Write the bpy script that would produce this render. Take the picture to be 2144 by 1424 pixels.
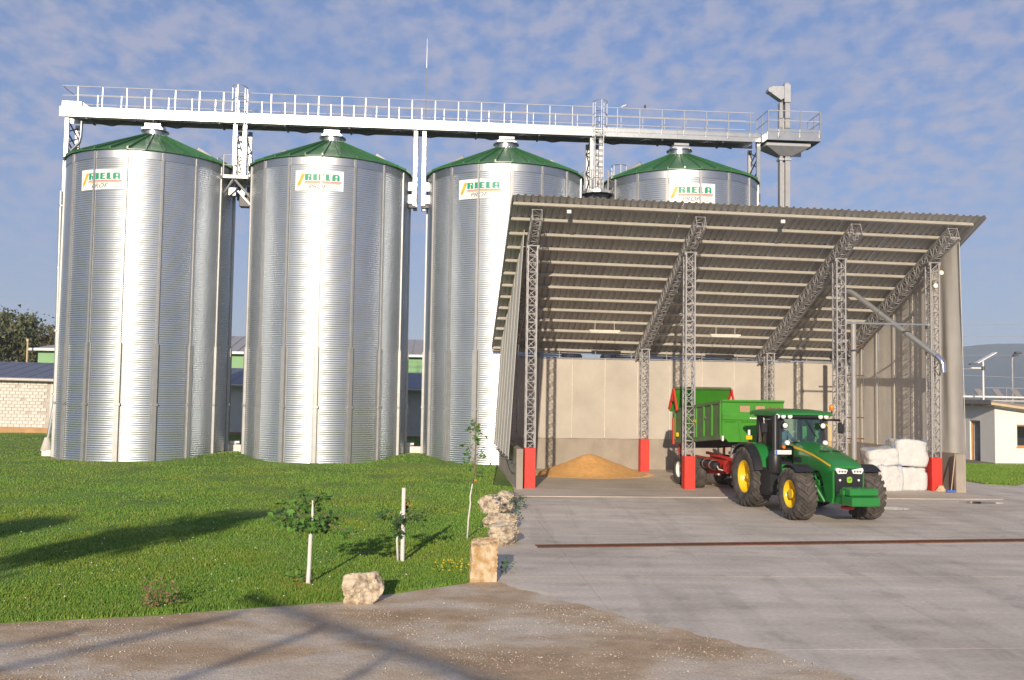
import bpy, bmesh, math, random
import numpy as np
from mathutils import Vector, Matrix, noise

for o in list(bpy.data.objects):
    bpy.data.objects.remove(o)
scene = bpy.context.scene
COL = scene.collection
R_ = math.radians
rnd = random.Random(7)

# ------------------------------------------------------------------ camera
PITCH, ROLL, CAM_H = 0.0569, 0.0154, 3.4
cam_data = bpy.data.cameras.new("camera")
cam = bpy.data.objects.new("camera", cam_data)
COL.objects.link(cam)
cam_data.sensor_width = 36.0
cam_data.lens = 1950.0 / 2144.0 * 36.0
cam_data.clip_end = 20000
_f = Vector((0, math.cos(PITCH), math.sin(PITCH)))
_r0 = Vector((1, 0, 0))
_u0 = Vector((0, -math.sin(PITCH), math.cos(PITCH)))
_r = _r0 * math.cos(ROLL) + _u0 * math.sin(ROLL)
_u = _u0 * math.cos(ROLL) - _r0 * math.sin(ROLL)
cam.matrix_world = Matrix(((_r.x, _u.x, -_f.x, 0), (_r.y, _u.y, -_f.y, 0), (_r.z, _u.z, -_f.z, CAM_H), (0, 0, 0, 1)))
scene.camera = cam

# ------------------------------------------------------------------ world, sun, exposure
SUN_EL, SUN_AZ = R_(16.0), R_(7.4)          # light travels towards +Y, 7.4 degrees to the right
w = bpy.data.worlds.new("World")
scene.world = w
w.use_nodes = True
nt = w.node_tree
nt.nodes.clear()
N = nt.nodes.new
L = nt.links.new
out = N("ShaderNodeOutputWorld")
bg = N("ShaderNodeBackground")
sky = N("ShaderNodeTexSky")
sky.sky_type = 'NISHITA'
sky.sun_disc = False
sky.sun_elevation = SUN_EL
sky.sun_rotation = math.pi + SUN_AZ
sky.altitude = 300
sky.air_density = 1.0
sky.dust_density = 0.6
sky.ozone_density = 2.0
tc = N("ShaderNodeTexCoord")
sep = N("ShaderNodeSeparateXYZ")
L(tc.outputs["Generated"], sep.inputs[0])
zc = N("ShaderNodeMath"); zc.operation = 'MAXIMUM'; zc.inputs[1].default_value = 0.02
L(sep.outputs["Z"], zc.inputs[0])
zadd = N("ShaderNodeMath"); zadd.operation = 'ADD'; zadd.inputs[1].default_value = 0.30
L(zc.outputs[0], zadd.inputs[0])
dx = N("ShaderNodeMath"); dx.operation = 'DIVIDE'
dy = N("ShaderNodeMath"); dy.operation = 'DIVIDE'
L(sep.outputs["X"], dx.inputs[0]); L(zadd.outputs[0], dx.inputs[1])
L(sep.outputs["Y"], dy.inputs[0]); L(zadd.outputs[0], dy.inputs[1])
comb = N("ShaderNodeCombineXYZ")
L(dx.outputs[0], comb.inputs[0]); L(dy.outputs[0], comb.inputs[1])
mp = N("ShaderNodeMapping"); mp.inputs["Rotation"].default_value = (0, 0, R_(25)); mp.inputs["Scale"].default_value = (1.0, 0.85, 1)
L(comb.outputs[0], mp.inputs[0])
# puffy cells (altocumulus) times a broad cover
n1 = N("ShaderNodeTexNoise"); n1.inputs["Scale"].default_value = 21.0; n1.inputs["Detail"].default_value = 4; n1.inputs["Roughness"].default_value = 0.5; n1.inputs["Distortion"].default_value = 0.1
n2 = N("ShaderNodeTexNoise"); n2.inputs["Scale"].default_value = 2.2; n2.inputs["Detail"].default_value = 3
L(mp.outputs[0], n1.inputs["Vector"]); L(mp.outputs[0], n2.inputs["Vector"])
cr1 = N("ShaderNodeValToRGB"); cr1.color_ramp.elements[0].position = 0.37; cr1.color_ramp.elements[1].position = 0.62
cr2 = N("ShaderNodeValToRGB"); cr2.color_ramp.elements[0].position = 0.18; cr2.color_ramp.elements[1].position = 0.50
L(n1.outputs["Fac"], cr1.inputs[0]); L(n2.outputs["Fac"], cr2.inputs[0])
mul = N("ShaderNodeMath"); mul.operation = 'MULTIPLY'
L(cr1.outputs[0], mul.inputs[0]); L(cr2.outputs[0], mul.inputs[1])
mul2 = N("ShaderNodeMath"); mul2.operation = 'MULTIPLY'; mul2.inputs[1].default_value = 0.72
L(mul.outputs[0], mul2.inputs[0])
# thin veil everywhere, thicker towards the horizon
veil = N("ShaderNodeMapRange"); veil.inputs["From Min"].default_value = 0.0; veil.inputs["From Max"].default_value = 0.45
veil.inputs["To Min"].default_value = 0.80; veil.inputs["To Max"].default_value = 0.32
L(sep.outputs["Z"], veil.inputs["Value"])
SKY_TINT = (0.68, 0.88, 1.20, 1)
CLOUD = (3.6, 3.7, 4.9, 1)
VEIL = (2.1, 2.55, 4.1, 1)
tint = N("ShaderNodeMixRGB"); tint.blend_type = 'MULTIPLY'; tint.inputs[0].default_value = 1.0
tint.inputs[2].default_value = SKY_TINT
L(sky.outputs[0], tint.inputs[1])
vmix = N("ShaderNodeMixRGB"); vmix.inputs[2].default_value = VEIL
L(veil.outputs[0], vmix.inputs[0]); L(tint.outputs[0], vmix.inputs[1])
cfade = N("ShaderNodeMapRange"); cfade.inputs["From Min"].default_value = 0.03; cfade.inputs["From Max"].default_value = 0.22
L(sep.outputs["Z"], cfade.inputs["Value"])
mx = N("ShaderNodeMath"); mx.operation = 'MULTIPLY'
L(mul2.outputs[0], mx.inputs[0]); L(cfade.outputs[0], mx.inputs[1])
mix = N("ShaderNodeMixRGB")
L(mx.outputs[0], mix.inputs[0]); L(vmix.outputs[0], mix.inputs[1]); mix.inputs[2].default_value = CLOUD
L(mix.outputs[0], bg.inputs["Color"])
bg.inputs["Strength"].default_value = 0.10
L(bg.outputs[0], out.inputs["Surface"])

sun_data = bpy.data.lights.new("sun", 'SUN')
sun_data.energy = 4.8
sun_data.angle = R_(0.5)
sun_data.color = (1.0, 0.85, 0.66)
sun = bpy.data.objects.new("sun", sun_data)
COL.objects.link(sun)
_d = Vector((math.sin(SUN_AZ) * math.cos(SUN_EL), math.cos(SUN_AZ) * math.cos(SUN_EL), -math.sin(SUN_EL)))
sun.rotation_euler = _d.to_track_quat('-Z', 'Y').to_euler()
sun.location = (-20, -60, 40)

scene.view_settings.view_transform = 'Standard'
scene.view_settings.look = 'None'
scene.view_settings.exposure = 0.25
scene.view_settings.gamma = 1.0
scene.view_settings.use_curve_mapping = False
scene.cycles.max_bounces = 8
scene.cycles.volume_bounces = 1
scene.cycles.transparent_max_bounces = 16
scene.cycles.use_denoising = True
scene.cycles.sample_clamp_indirect = 8.0

# ------------------------------------------------------------------ mesh builder
class MB:
    def __init__(s):
        s.v = []; s.f = []; s.m = []; s.mi = 0
    def add(s, vs, fs):
        b = len(s.v); s.v += [tuple(x) for x in vs]
        s.f += [tuple(i + b for i in f) for f in fs]; s.m += [s.mi] * len(fs); return s
    def box(s, x0, x1, y0, y1, z0, z1):
        return s.add([(x0,y0,z0),(x1,y0,z0),(x1,y1,z0),(x0,y1,z0),(x0,y0,z1),(x1,y0,z1),(x1,y1,z1),(x0,y1,z1)],
                     [(0,3,2,1),(4,5,6,7),(0,1,5,4),(1,2,6,5),(2,3,7,6),(3,0,4,7)])
    def cbox(s, c, d, bevel=0.0):
        x, y, z = c; a, b, e = d[0]/2, d[1]/2, d[2]/2
        if bevel <= 0: return s.box(x-a, x+a, y-b, y+b, z-e, z+e)
        k = min(bevel, a*.9, b*.9, e*.9)
        # chamfered box
        vs = []; fs = []
        for sx in (-1,1):
            for sy in (-1,1):
                for sz in (-1,1):
                    vs += [(x+sx*a, y+sy*(b-k), z+sz*(e-k)), (x+sx*(a-k), y+sy*b, z+sz*(e-k)), (x+sx*(a-k), y+sy*(b-k), z+sz*e)]
        def I(sx, sy, sz, w): return ((sx>0)*4 + (sy>0)*2 + (sz>0))*3 + w
        for sx in (-1,1): fs.append([I(sx,-1,-1,0), I(sx,1,-1,0), I(sx,1,1,0), I(sx,-1,1,0)][::sx])
        for sy in (-1,1): fs.append([I(-1,sy,-1,1), I(-1,sy,1,1), I(1,sy,1,1), I(1,sy,-1,1)][::sy])
        for sz in (-1,1): fs.append([I(-1,-1,sz,2), I(1,-1,sz,2), I(1,1,sz,2), I(-1,1,sz,2)][::sz])
        for sx in (-1,1):
            for sy in (-1,1): fs.append([I(sx,sy,-1,0), I(sx,sy,-1,1), I(sx,sy,1,1), I(sx,sy,1,0)][::sx*sy])
            for sz in (-1,1): fs.append([I(sx,-1,sz,0), I(sx,1,sz,0), I(sx,1,sz,2), I(sx,-1,sz,2)][::sx*sz])
        for sy in (-1,1):
            for sz in (-1,1): fs.append([I(-1,sy,sz,1), I(-1,sy,sz,2), I(1,sy,sz,2), I(1,sy,sz,1)][::sy*sz])
        for sx in (-1,1):
            for sy in (-1,1):
                for sz in (-1,1): fs.append([I(sx,sy,sz,0), I(sx,sy,sz,1), I(sx,sy,sz,2)][::sx*sy*sz])
        return s.add(vs, fs)
    def frame(s, p0, p1, up=(0,0,1)):
        a = Vector(p0); b = Vector(p1); d = (b-a)
        d.normalize(); u = Vector(up)
        if abs(d.dot(u)) > .98: u = Vector((0,1,0)) if abs(d.y) < .9 else Vector((1,0,0))
        x = d.cross(u).normalized(); y = x.cross(d).normalized()
        return a, b, x, y
    def beam(s, p0, p1, wd, ht, up=(0,0,1)):
        a, b, x, y = s.frame(p0, p1, up)
        vs = []
        for p in (a, b):
            for i, j in ((-1,-1),(1,-1),(1,1),(-1,1)): vs.append(p + x*(i*wd/2) + y*(j*ht/2))
        return s.add(vs, [(0,1,2,3),(7,6,5,4),(0,4,5,1),(1,5,6,2),(2,6,7,3),(3,7,4,0)])
    def tube(s, p0, p1, r, n=8, r2=None, caps=True):
        a, b, x, y = s.frame(p0, p1)
        r2 = r if r2 is None else r2
        vs = []
        for p, q in ((a, r), (b, r2)):
            for i in range(n):
                t = 2*math.pi*i/n; vs.append(p + x*(q*math.cos(t)) + y*(q*math.sin(t)))
        fs = [(i, i+n, (i+1)%n+n, (i+1)%n) for i in range(n)]
        if caps: fs += [tuple(range(n)), tuple(range(2*n-1, n-1, -1))]
        return s.add(vs, fs)
    def path(s, pts, r, n=8, rs=None):
        pts = [Vector(p) for p in pts]; k = len(pts); vs = []; px = None
        for i, p in enumerate(pts):
            d = (pts[min(i+1,k-1)] - pts[max(i-1,0)]).normalized()
            if px is None:
                u = Vector((0,0,1)) if abs(d.z) < .95 else Vector((0,1,0))
                px = d.cross(u).normalized()
            else:
                px = (px - d*px.dot(d)).normalized()
            y = px.cross(d).normalized(); q = rs[i] if rs else r
            for j in range(n):
                t = 2*math.pi*j/n; vs.append(p + px*(q*math.cos(t)) + y*(q*math.sin(t)))
        fs = []
        for i in range(k-1):
            for j in range(n): fs.append((i*n+j, (i+1)*n+j, (i+1)*n+(j+1)%n, i*n+(j+1)%n))
        fs += [tuple(range(n)), tuple(range(k*n-1, (k-1)*n-1, -1))]
        return s.add(vs, fs)
    def lathe(s, prof, n=32, axis='z', c=(0,0,0), a0=0.0, a1=2*math.pi):
        full = abs(a1-a0-2*math.pi) < 1e-6; m = n if full else n+1; vs = []
        for i in range(m):
            t = a0 + (a1-a0)*i/n
            for (r, z) in prof:
                if axis == 'z': p = (r*math.cos(t), r*math.sin(t), z)
                elif axis == 'x': p = (z, r*math.cos(t), r*math.sin(t))
                else: p = (r*math.sin(t), z, r*math.cos(t))
                vs.append((p[0]+c[0], p[1]+c[1], p[2]+c[2]))
        k = len(prof); fs = []
        for i in range(n):
            for j in range(k-1):
                a = i*k+j; b = ((i+1)%m)*k+j; fs.append((a, b, b+1, a+1))
        return s.add(vs, fs)
    def prism(s, poly, axis, t0, t1):
        # poly in the plane normal to axis; 'x': (y,z), 'y': (x,z), 'z': (x,y)
        n = len(poly)
        def P(p, t): return {'x': (t,p[0],p[1]), 'y': (p[0],t,p[1]), 'z': (p[0],p[1],t)}[axis]
        vs = [P(p, t0) for p in poly] + [P(p, t1) for p in poly]
        fs = [tuple(range(n)), tuple(range(2*n-1, n-1, -1))] + [(i, i+n, (i+1)%n+n, (i+1)%n) for i in range(n)]
        return s.add(vs, fs)
    def grid(s, fn, nu, nv):
        vs = [fn(i/nu, j/nv) for i in range(nu+1) for j in range(nv+1)]
        fs = [(i*(nv+1)+j, (i+1)*(nv+1)+j, (i+1)*(nv+1)+j+1, i*(nv+1)+j+1) for i in range(nu) for j in range(nv)]
        return s.add(vs, fs)
    def mesh(s, name, mats, smooth=False, angle=None, fix=True):
        me = bpy.data.meshes.new(name); me.from_pydata(s.v, [], s.f)
        for m in (mats if isinstance(mats, (list, tuple)) else [mats]): me.materials.append(M[m] if isinstance(m, str) else m)
        if any(s.m): me.polygons.foreach_set('material_index', s.m)
        if fix:
            bm = bmesh.new(); bm.from_mesh(me); bmesh.ops.recalc_face_normals(bm, faces=bm.faces); bm.to_mesh(me); bm.free()
        if smooth:
            me.polygons.foreach_set('use_smooth', [True]*len(me.polygons))
            if angle: 
                me.set_sharp_from_angle(angle=R_(angle))
        me.update(); return me
    def build(s, name, mats, parent=None, smooth=False, angle=None, fix=True, **kw):
        return link(name, s.mesh(name, mats, smooth, angle, fix), parent, **kw)

def link(name, me, parent=None, loc=None, rot=None, scale=None):
    o = bpy.data.objects.new(name, me); COL.objects.link(o)
    if parent is not None: o.parent = parent
    if loc is not None: o.location = loc
    if rot is not None: o.rotation_euler = rot
    if scale is not None: o.scale = scale
    return o
def tag(o, label=None, cat=None, group=None, kind=None):
    if label: o['label'] = label
    if cat: o['category'] = cat
    if group: o['group'] = group
    if kind: o['kind'] = kind
    return o
def thing(name, label, cat, loc=(0,0,0), rz=0.0, group=None):
    o = bpy.data.objects.new(name, None); COL.objects.link(o)
    o.empty_display_size = .2; o.location = loc; o.rotation_euler = (0,0,rz)
    return tag(o, label, cat, group)
def copy_tree(o, parent=None):
    c = o.copy(); COL.objects.link(c)
    if parent is not None: c.parent = parent
    for ch in list(o.children): copy_tree(ch, c)
    return c

# ------------------------------------------------------------------ materials
M = {}
def mat(name, col, rough=.6, metal=0.0, var=.12, scale=6.0, bump=0.0, bscale=40.0, col2=None, thr=None, coat=0.0, spec=.5, island=0.0, objvar=0.0, stretch=None, trans=0.0, subs=None, detail=5):
    m = bpy.data.materials.new(name); m.use_nodes = True
    t = m.node_tree; n = t.nodes; l = t.links
    b = n["Principled BSDF"]
    b.inputs["Roughness"].default_value = rough; b.inputs["Metallic"].default_value = metal
    b.inputs["Specular IOR Level"].default_value = spec
    if coat: b.inputs["Coat Weight"].default_value = coat; b.inputs["Coat Roughness"].default_value = .12
    if trans: b.inputs["Transmission Weight"].default_value = trans
    tcn = n.new("ShaderNodeTexCoord"); vec = tcn.outputs["Object"]
    if stretch:
        mpn = n.new("ShaderNodeMapping"); mpn.inputs["Scale"].default_value = stretch
        l.new(vec, mpn.inputs[0]); vec = mpn.outputs[0]
    nz = n.new("ShaderNodeTexNoise"); nz.inputs["Scale"].default_value = scale; nz.inputs["Detail"].default_value = detail; nz.inputs["Roughness"].default_value = .6
    l.new(vec, nz.inputs["Vector"])
    rp = n.new("ShaderNodeValToRGB")
    lo, hi = thr if thr else (.3, .7)
    rp.color_ramp.elements[0].position = lo; rp.color_ramp.elements[1].position = hi
    a = [max(0, c*(1-var)) for c in col]; bb = list(col2) if col2 else [min(1, c*(1+var)) for c in col]
    if col2: a = list(col)
    rp.color_ramp.elements[0].color = (*a, 1); rp.color_ramp.elements[1].color = (*bb, 1)
    l.new(nz.outputs["Fac"], rp.inputs[0]); c = rp.outputs[0]
    if island or objvar:
        if island:
            g = n.new("ShaderNodeNewGeometry"); rr = g.outputs["Random Per Island"]; amt = island
        else:
            g = n.new("ShaderNodeObjectInfo"); rr = g.outputs["Random"]; amt = objvar
        mr = n.new("ShaderNodeMapRange"); mr.inputs["To Min"].default_value = 1-amt; mr.inputs["To Max"].default_value = 1+amt
        l.new(rr, mr.inputs["Value"])
        hs = n.new("ShaderNodeHueSaturation"); l.new(mr.outputs[0], hs.inputs["Value"]); l.new(c, hs.inputs["Color"]); c = hs.outputs[0]
    l.new(c, b.inputs["Base Color"])
    if bump:
        nb = n.new("ShaderNodeTexNoise"); nb.inputs["Scale"].default_value = bscale; nb.inputs["Detail"].default_value = 4
        l.new(vec, nb.inputs["Vector"])
        bp = n.new("ShaderNodeBump"); bp.inputs["Strength"].default_value = 1.0; bp.inputs["Distance"].default_value = bump
        l.new(nb.outputs["Fac"], bp.inputs["Height"]); l.new(bp.outputs[0], b.inputs["Normal"])
    M[name] = m; return m

mat('galv', (.58,.615,.655), .37, .92, var=.09, scale=1.1, objvar=.08, stretch=(1,1,.35), detail=7)
mat('galv_post', (.36,.365,.37), .50, .65, var=.08, scale=3, objvar=.05)
mat('galv_band', (.46,.475,.49), .36, .95, var=.05, scale=3)
mat('steel', (.44,.45,.46), .45, .8, var=.10, scale=4)
mat('steel_white', (.40,.415,.43), .36, .88, var=.08, scale=2.5, bump=.002, bscale=8)
mat('rail_grey', (.56,.57,.58), .5, .25, var=.08, scale=4)
mat('steel_dark', (.10,.10,.11), .55, .3, var=.2, scale=5)
mat('roof_green', (.045,.165,.055), .34, 0, var=.12, scale=3, coat=.35, objvar=.10)
mat('sign_white', (.82,.82,.80), .45, 0, var=.04, scale=3)
mat('sign_green', (.01,.30,.16), .5, 0, var=.08, scale=9)
mat('sign_gold', (.72,.42,.02), .5, 0, var=.35, scale=14)
mat('sign_purple', (.42,.16,.32), .5, 0)
mat('sign_salmon', (.80,.35,.24), .5, 0)
mat('sign_orange', (.85,.50,.22), .5, 0)
mat('sign_black', (.05,.045,.045), .5, 0)
mat('frame_grey', (.34,.33,.335), .5, .1, var=.12, scale=3)
mat('purlin', (.45,.425,.375), .5, .25, var=.08, scale=3)
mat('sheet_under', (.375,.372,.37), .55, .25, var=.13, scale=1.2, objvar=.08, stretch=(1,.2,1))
mat('red_paint', (.66,.035,.02), .55, 0, var=.16, scale=3, bump=.001, bscale=30, detail=8)
mat('concrete', (.33,.285,.235), .85, 0, var=.16, scale=1.3, bump=.004, bscale=22, stretch=(1,1,.6))
mat('tarp', (.46,.42,.365), .75, 0, var=.10, scale=.9, bump=.02, bscale=2.2, detail=7)
mat('tarp_grey', (.58,.55,.50), .7, 0, var=.07, scale=1.5, bump=.006, bscale=3)
mat('tarp_side', (.70,.67,.62), .75, 0, var=.06, scale=1.2, bump=.006, bscale=3)
mat('seam', (.66,.62,.55), .7)
mat('grain', (.70,.385,.13), .85, 0, var=.14, scale=5, bump=.012, bscale=60)
mat('pipe_steel', (.40,.42,.43), .42, .6, var=.08, scale=4)
mat('jd_green', (.018,.20,.036), .32, 0, var=.05, scale=3, coat=.5)
mat('trailer_green', (.055,.26,.02), .42, 0, var=.12, scale=2.2, coat=.15, bump=.002, bscale=4)
mat('trailer_dark', (.12,.17,.075), .7, 0, var=.2, scale=2.5)
mat('jd_yellow', (.80,.52,.01), .35, 0, var=.06, scale=5, coat=.3)
mat('rubber', (.040,.035,.032), .88, 0, col2=(.125,.104,.088), scale=3.5, thr=(.35,.72), bump=.004, bscale=30)
mat('black_plastic', (.018,.018,.020), .42, 0, var=.2, scale=8)
mat('black_matt', (.012,.012,.013), .7, 0)
mat('lens', (.85,.85,.83), .12, 0, var=.03, coat=.8)
mat('chrome', (.75,.75,.76), .15, 1.0)
mat('amber', (.75,.20,.01), .25, 0, coat=.6)
mat('plate_white', (.80,.79,.76), .4)
mat('plate_blue', (.05,.14,.55), .4)
mat('mesh_brown', (.42,.26,.16), .8, 0, var=.2, scale=20)
mat('rust', (.17,.075,.04), .85, .2, var=.35, scale=9, bump=.004, bscale=40)
mat('bag_white', (.58,.575,.56), .7, 0, var=.08, scale=4, bump=.035, bscale=8)
mat('strap_blue', (.08,.20,.52), .6)
mat('stone', (.24,.18,.115), .95, 0, col2=(.62,.52,.385), scale=6.5, thr=(.36,.56), bump=.05, bscale=12, detail=9)
mat('stone_ochre', (.40,.235,.085), .92, 0, col2=(.62,.50,.34), scale=6.5, thr=(.38,.62), bump=.035, bscale=12, detail=9)
mat('whitewash', (.74,.70,.66), .85, 0, var=.08, scale=12, bump=.006, bscale=30)
mat('bark', (.20,.155,.11), .9, 0, var=.3, scale=10, bump=.01, bscale=25)
mat('leaf', (.085,.19,.03), .5, 0, var=.3, scale=5, island=.35, spec=.35)
mat('leaf_dark', (.04,.095,.022), .55, 0, var=.3, scale=4, island=.35, spec=.3)
mat('leaf_autumn', (.50,.22,.03), .6, 0, var=.3, scale=5, island=.3)
mat('leaf_far', (.115,.125,.06), .7, 0, var=.35, scale=.6, island=.4, spec=.2)
mat('leaf_far_yellow', (.11,.095,.035), .7, 0, var=.35, scale=.6, island=.35, spec=.2)
mat('dry_weed', (.22,.15,.07), .8, 0, island=.3)
mat('flower_yellow', (.75,.52,.02), .6, 0)
mat('flower_white', (.75,.75,.70), .6, 0)
mat('brick_white', (.68,.64,.60), .85, 0, var=.08, scale=2, objvar=.06, bump=.01, bscale=20)
mat('mortar', (.50,.455,.41), .9, 0, var=.2, scale=4)
mat('clay', (.46,.27,.13), .9, 0, var=.2, scale=1.5, bump=.01, bscale=10)
mat('roof_blue', (.13,.14,.19), .5, .1, var=.1, scale=1)
mat('green_wall', (.24,.44,.22), .7, 0, var=.06, scale=.6)
mat('gutter', (.62,.57,.54), .5)
mat('plaster', (.80,.77,.72), .85, 0, var=.04, scale=1.2, bump=.004, bscale=12)
mat('wood', (.50,.22,.05), .5, 0, var=.15, scale=4, coat=.2)
mat('wood_pale', (.55,.42,.26), .7, 0, var=.12, scale=3)
mat('roof_tile_dark', (.20,.19,.19), .7, 0, var=.12, scale=3)
mat('dark_inside', (.03,.03,.032), .8)
mat('skin', (.50,.31,.22), .55)
mat('shirt', (.16,.22,.34), .8)
mat('bird_white', (.72,.72,.72), .7)
mat('bird_dark', (.07,.075,.09), .6)
mat('cable', (.03,.03,.03), .7)

def glass_mat(name, tint, gloss=.12):
    m = bpy.data.materials.new(name); m.use_nodes = True
    t = m.node_tree; n = t.nodes; l = t.links; n.clear()
    o = n.new("ShaderNodeOutputMaterial"); tr = n.new("ShaderNodeBsdfTransparent"); gl = n.new("ShaderNodeBsdfGlossy")
    tr.inputs[0].default_value = (*tint, 1); gl.inputs["Roughness"].default_value = .03; gl.inputs[0].default_value = (.9,.95,.95,1)
    fr = n.new("ShaderNodeFresnel"); fr.inputs[0].default_value = 1.5
    nz = n.new("ShaderNodeTexNoise"); nz.inputs["Scale"].default_value = 3
    mm = n.new("ShaderNodeMath"); mm.operation = 'MULTIPLY_ADD'; mm.inputs[1].default_value = .02; mm.inputs[2].default_value = gloss
    l.new(nz.outputs["Fac"], mm.inputs[0])
    ad = n.new("ShaderNodeMath"); ad.operation = 'ADD'; l.new(fr.outputs[0], ad.inputs[0]); l.new(mm.outputs[0], ad.inputs[1])
    mxs = n.new("ShaderNodeMixShader"); l.new(ad.outputs[0], mxs.inputs[0]); l.new(tr.outputs[0], mxs.inputs[1]); l.new(gl.outputs[0], mxs.inputs[2])
    l.new(mxs.outputs[0], o.inputs[0]); M[name] = m
glass_mat('cab_glass', (.80,.90,.85), .03)
glass_mat('window_glass', (.25,.28,.28), .12)

# frames of reference of the place
TH = 0.0797
SH = (0.6976, 33.6971)
def W(u, v, z=0.0):
    c, s = math.cos(TH), math.sin(TH)
    return (SH[0] + u*c - v*s, SH[1] + u*s + v*c, z)
VS = 13.136
HAZE = 0.00038
# ------------------------------------------------------------------ ground materials (world position based)
def ground_mat(name, stops, scale, stretch=(1,1,1), rough=.9, bump=.01, bscale=30, fine=.15, fscale=25, streak=None, rot=0.0, spec=.3, spots=0.0):
    m = bpy.data.materials.new(name); m.use_nodes = True
    t = m.node_tree; n = t.nodes; l = t.links; b = n["Principled BSDF"]
    g = n.new("ShaderNodeNewGeometry"); mp_ = n.new("ShaderNodeMapping"); mp_.inputs["Scale"].default_value = stretch; mp_.inputs["Rotation"].default_value = (0,0,rot)
    l.new(g.outputs["Position"], mp_.inputs[0])
    nz = n.new("ShaderNodeTexNoise"); nz.inputs["Scale"].default_value = scale; nz.inputs["Detail"].default_value = 7; nz.inputs["Roughness"].default_value = .62; nz.inputs["Distortion"].default_value = .4
    l.new(mp_.outputs[0], nz.inputs["Vector"])
    rp = n.new("ShaderNodeValToRGB"); e = rp.color_ramp.elements
    e[0].position, e[0].color = stops[0][0], (*stops[0][1], 1); e[1].position, e[1].color = stops[-1][0], (*stops[-1][1], 1)
    for p, c in stops[1:-1]:
        q = e.new(p); q.color = (*c, 1)
    l.new(nz.outputs["Fac"], rp.inputs[0]); c = rp.outputs[0]
    def mulnoise(c, sc, amt, st, det=3, lo=.3, hi=.7):
        mq = n.new("ShaderNodeMapping"); mq.inputs["Scale"].default_value = st; mq.inputs["Rotation"].default_value = (0,0,rot); l.new(g.outputs["Position"], mq.inputs[0])
        z = n.new("ShaderNodeTexNoise"); z.inputs["Scale"].default_value = sc; z.inputs["Detail"].default_value = det
        l.new(mq.outputs[0], z.inputs["Vector"])
        mr = n.new("ShaderNodeMapRange"); mr.inputs["From Min"].default_value = lo; mr.inputs["From Max"].default_value = hi
        mr.inputs["To Min"].default_value = 1-amt; mr.inputs["To Max"].default_value = 1+amt; l.new(z.outputs["Fac"], mr.inputs["Value"])
        mm = n.new("ShaderNodeVectorMath"); mm.operation = 'SCALE'; l.new(c, mm.inputs[0]); l.new(mr.outputs[0], mm.inputs["Scale"]); return mm.outputs[0]
    c = mulnoise(c, fscale, fine, (1,1,1))
    if streak: c = mulnoise(c, streak[0], streak[1], streak[2], 4, .35, .65)
    if spots:
        c = mulnoise(c, 1.7, spots, (1,.8,1), 6, .60, .66); c = mulnoise(c, .45, spots*.8, (3.2,.22,1), 5, .54, .62)
    l.new(c, b.inputs["Base Color"]); b.inputs["Roughness"].default_value = rough; b.inputs["Specular IOR Level"].default_value = spec
    nb = n.new("ShaderNodeTexNoise"); nb.inputs["Scale"].default_value = bscale; nb.inputs["Detail"].default_value = 5; l.new(g.outputs["Position"], nb.inputs["Vector"])
    bp = n.new("ShaderNodeBump"); bp.inputs["Distance"].default_value = bump; l.new(nb.outputs["Fac"], bp.inputs["Height"]); l.new(bp.outputs[0], b.inputs["Normal"])
    M[name] = m
ground_mat('field', [(.3,(.10,.12,.04)),(.7,(.22,.19,.10))], .02, bump=.05, bscale=3)
ground_mat('yard', [(.28,(.40,.345,.285)),(.42,(.50,.44,.365)),(.58,(.55,.485,.405)),(.72,(.61,.545,.46))], .30, (1,.7,1), bump=.004, bscale=25, fine=.09, fscale=13, streak=(1.0,.10,(.45,1.8,1)), rot=R_(-28), spots=-.07)
ground_mat('floor', [(.25,(.44,.375,.30)),(.5,(.53,.46,.37)),(.75,(.60,.53,.43))], .35, (1,.6,1), bump=.004, bscale=25, fine=.07, fscale=9, streak=(.7,.08,(.5,2,1)))
ground_mat('dirt', [(.34,(.40,.275,.165)),(.47,(.50,.37,.24)),(.53,(.55,.45,.33)),(.62,(.61,.525,.42))], .55, (.75,1.1,1), bump=.012, bscale=26, fine=.22, fscale=55, streak=(3.0,.10,(.8,1.2,1)), rot=R_(12))
ground_mat('lawn', [(.28,(.075,.145,.020)),(.48,(.105,.185,.026)),(.62,(.150,.195,.036)),(.80,(.22,.20,.06))], .33, bump=.02, bscale=9, fine=.30, fscale=14, streak=(.12,.15,(1,1,1)))
def blade_mat(name):
    m = bpy.data.materials.new(name); m.use_nodes = True
    t = m.node_tree; n = t.nodes; l = t.links; b = n["Principled BSDF"]
    g = n.new("ShaderNodeNewGeometry")
    rp = n.new("ShaderNodeValToRGB"); e = rp.color_ramp.elements
    e[0].position = 0; e[0].color = (.070,.175,.018,1); e[1].position = 1; e[1].color = (.24,.27,.065,1)
    q = e.new(.55); q.color = (.118,.245,.028,1); q = e.new(.88); q.color = (.185,.285,.044,1)
    l.new(g.outputs["Random Per Island"], rp.inputs[0])
    nz = n.new("ShaderNodeTexNoise"); nz.inputs["Scale"].default_value = .35; nz.inputs["Detail"].default_value = 4; l.new(g.outputs["Position"], nz.inputs["Vector"])
    mr = n.new("ShaderNodeMapRange"); mr.inputs["From Min"].default_value = .42; mr.inputs["From Max"].default_value = .66; l.new(nz.outputs["Fac"], mr.inputs["Value"])
    mx_ = n.new("ShaderNodeMixRGB"); mx_.blend_type = 'MULTIPLY'; l.new(mr.outputs[0], mx_.inputs[0]); l.new(rp.outputs[0], mx_.inputs[1]); mx_.inputs[2].default_value = (1.32,1.02,.9,1)
    l.new(mx_.outputs[0], b.inputs["Base Color"]); b.inputs["Roughness"].default_value = .6; b.inputs["Specular IOR Level"].default_value = .25
    M[name] = m
blade_mat('blade')

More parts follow.
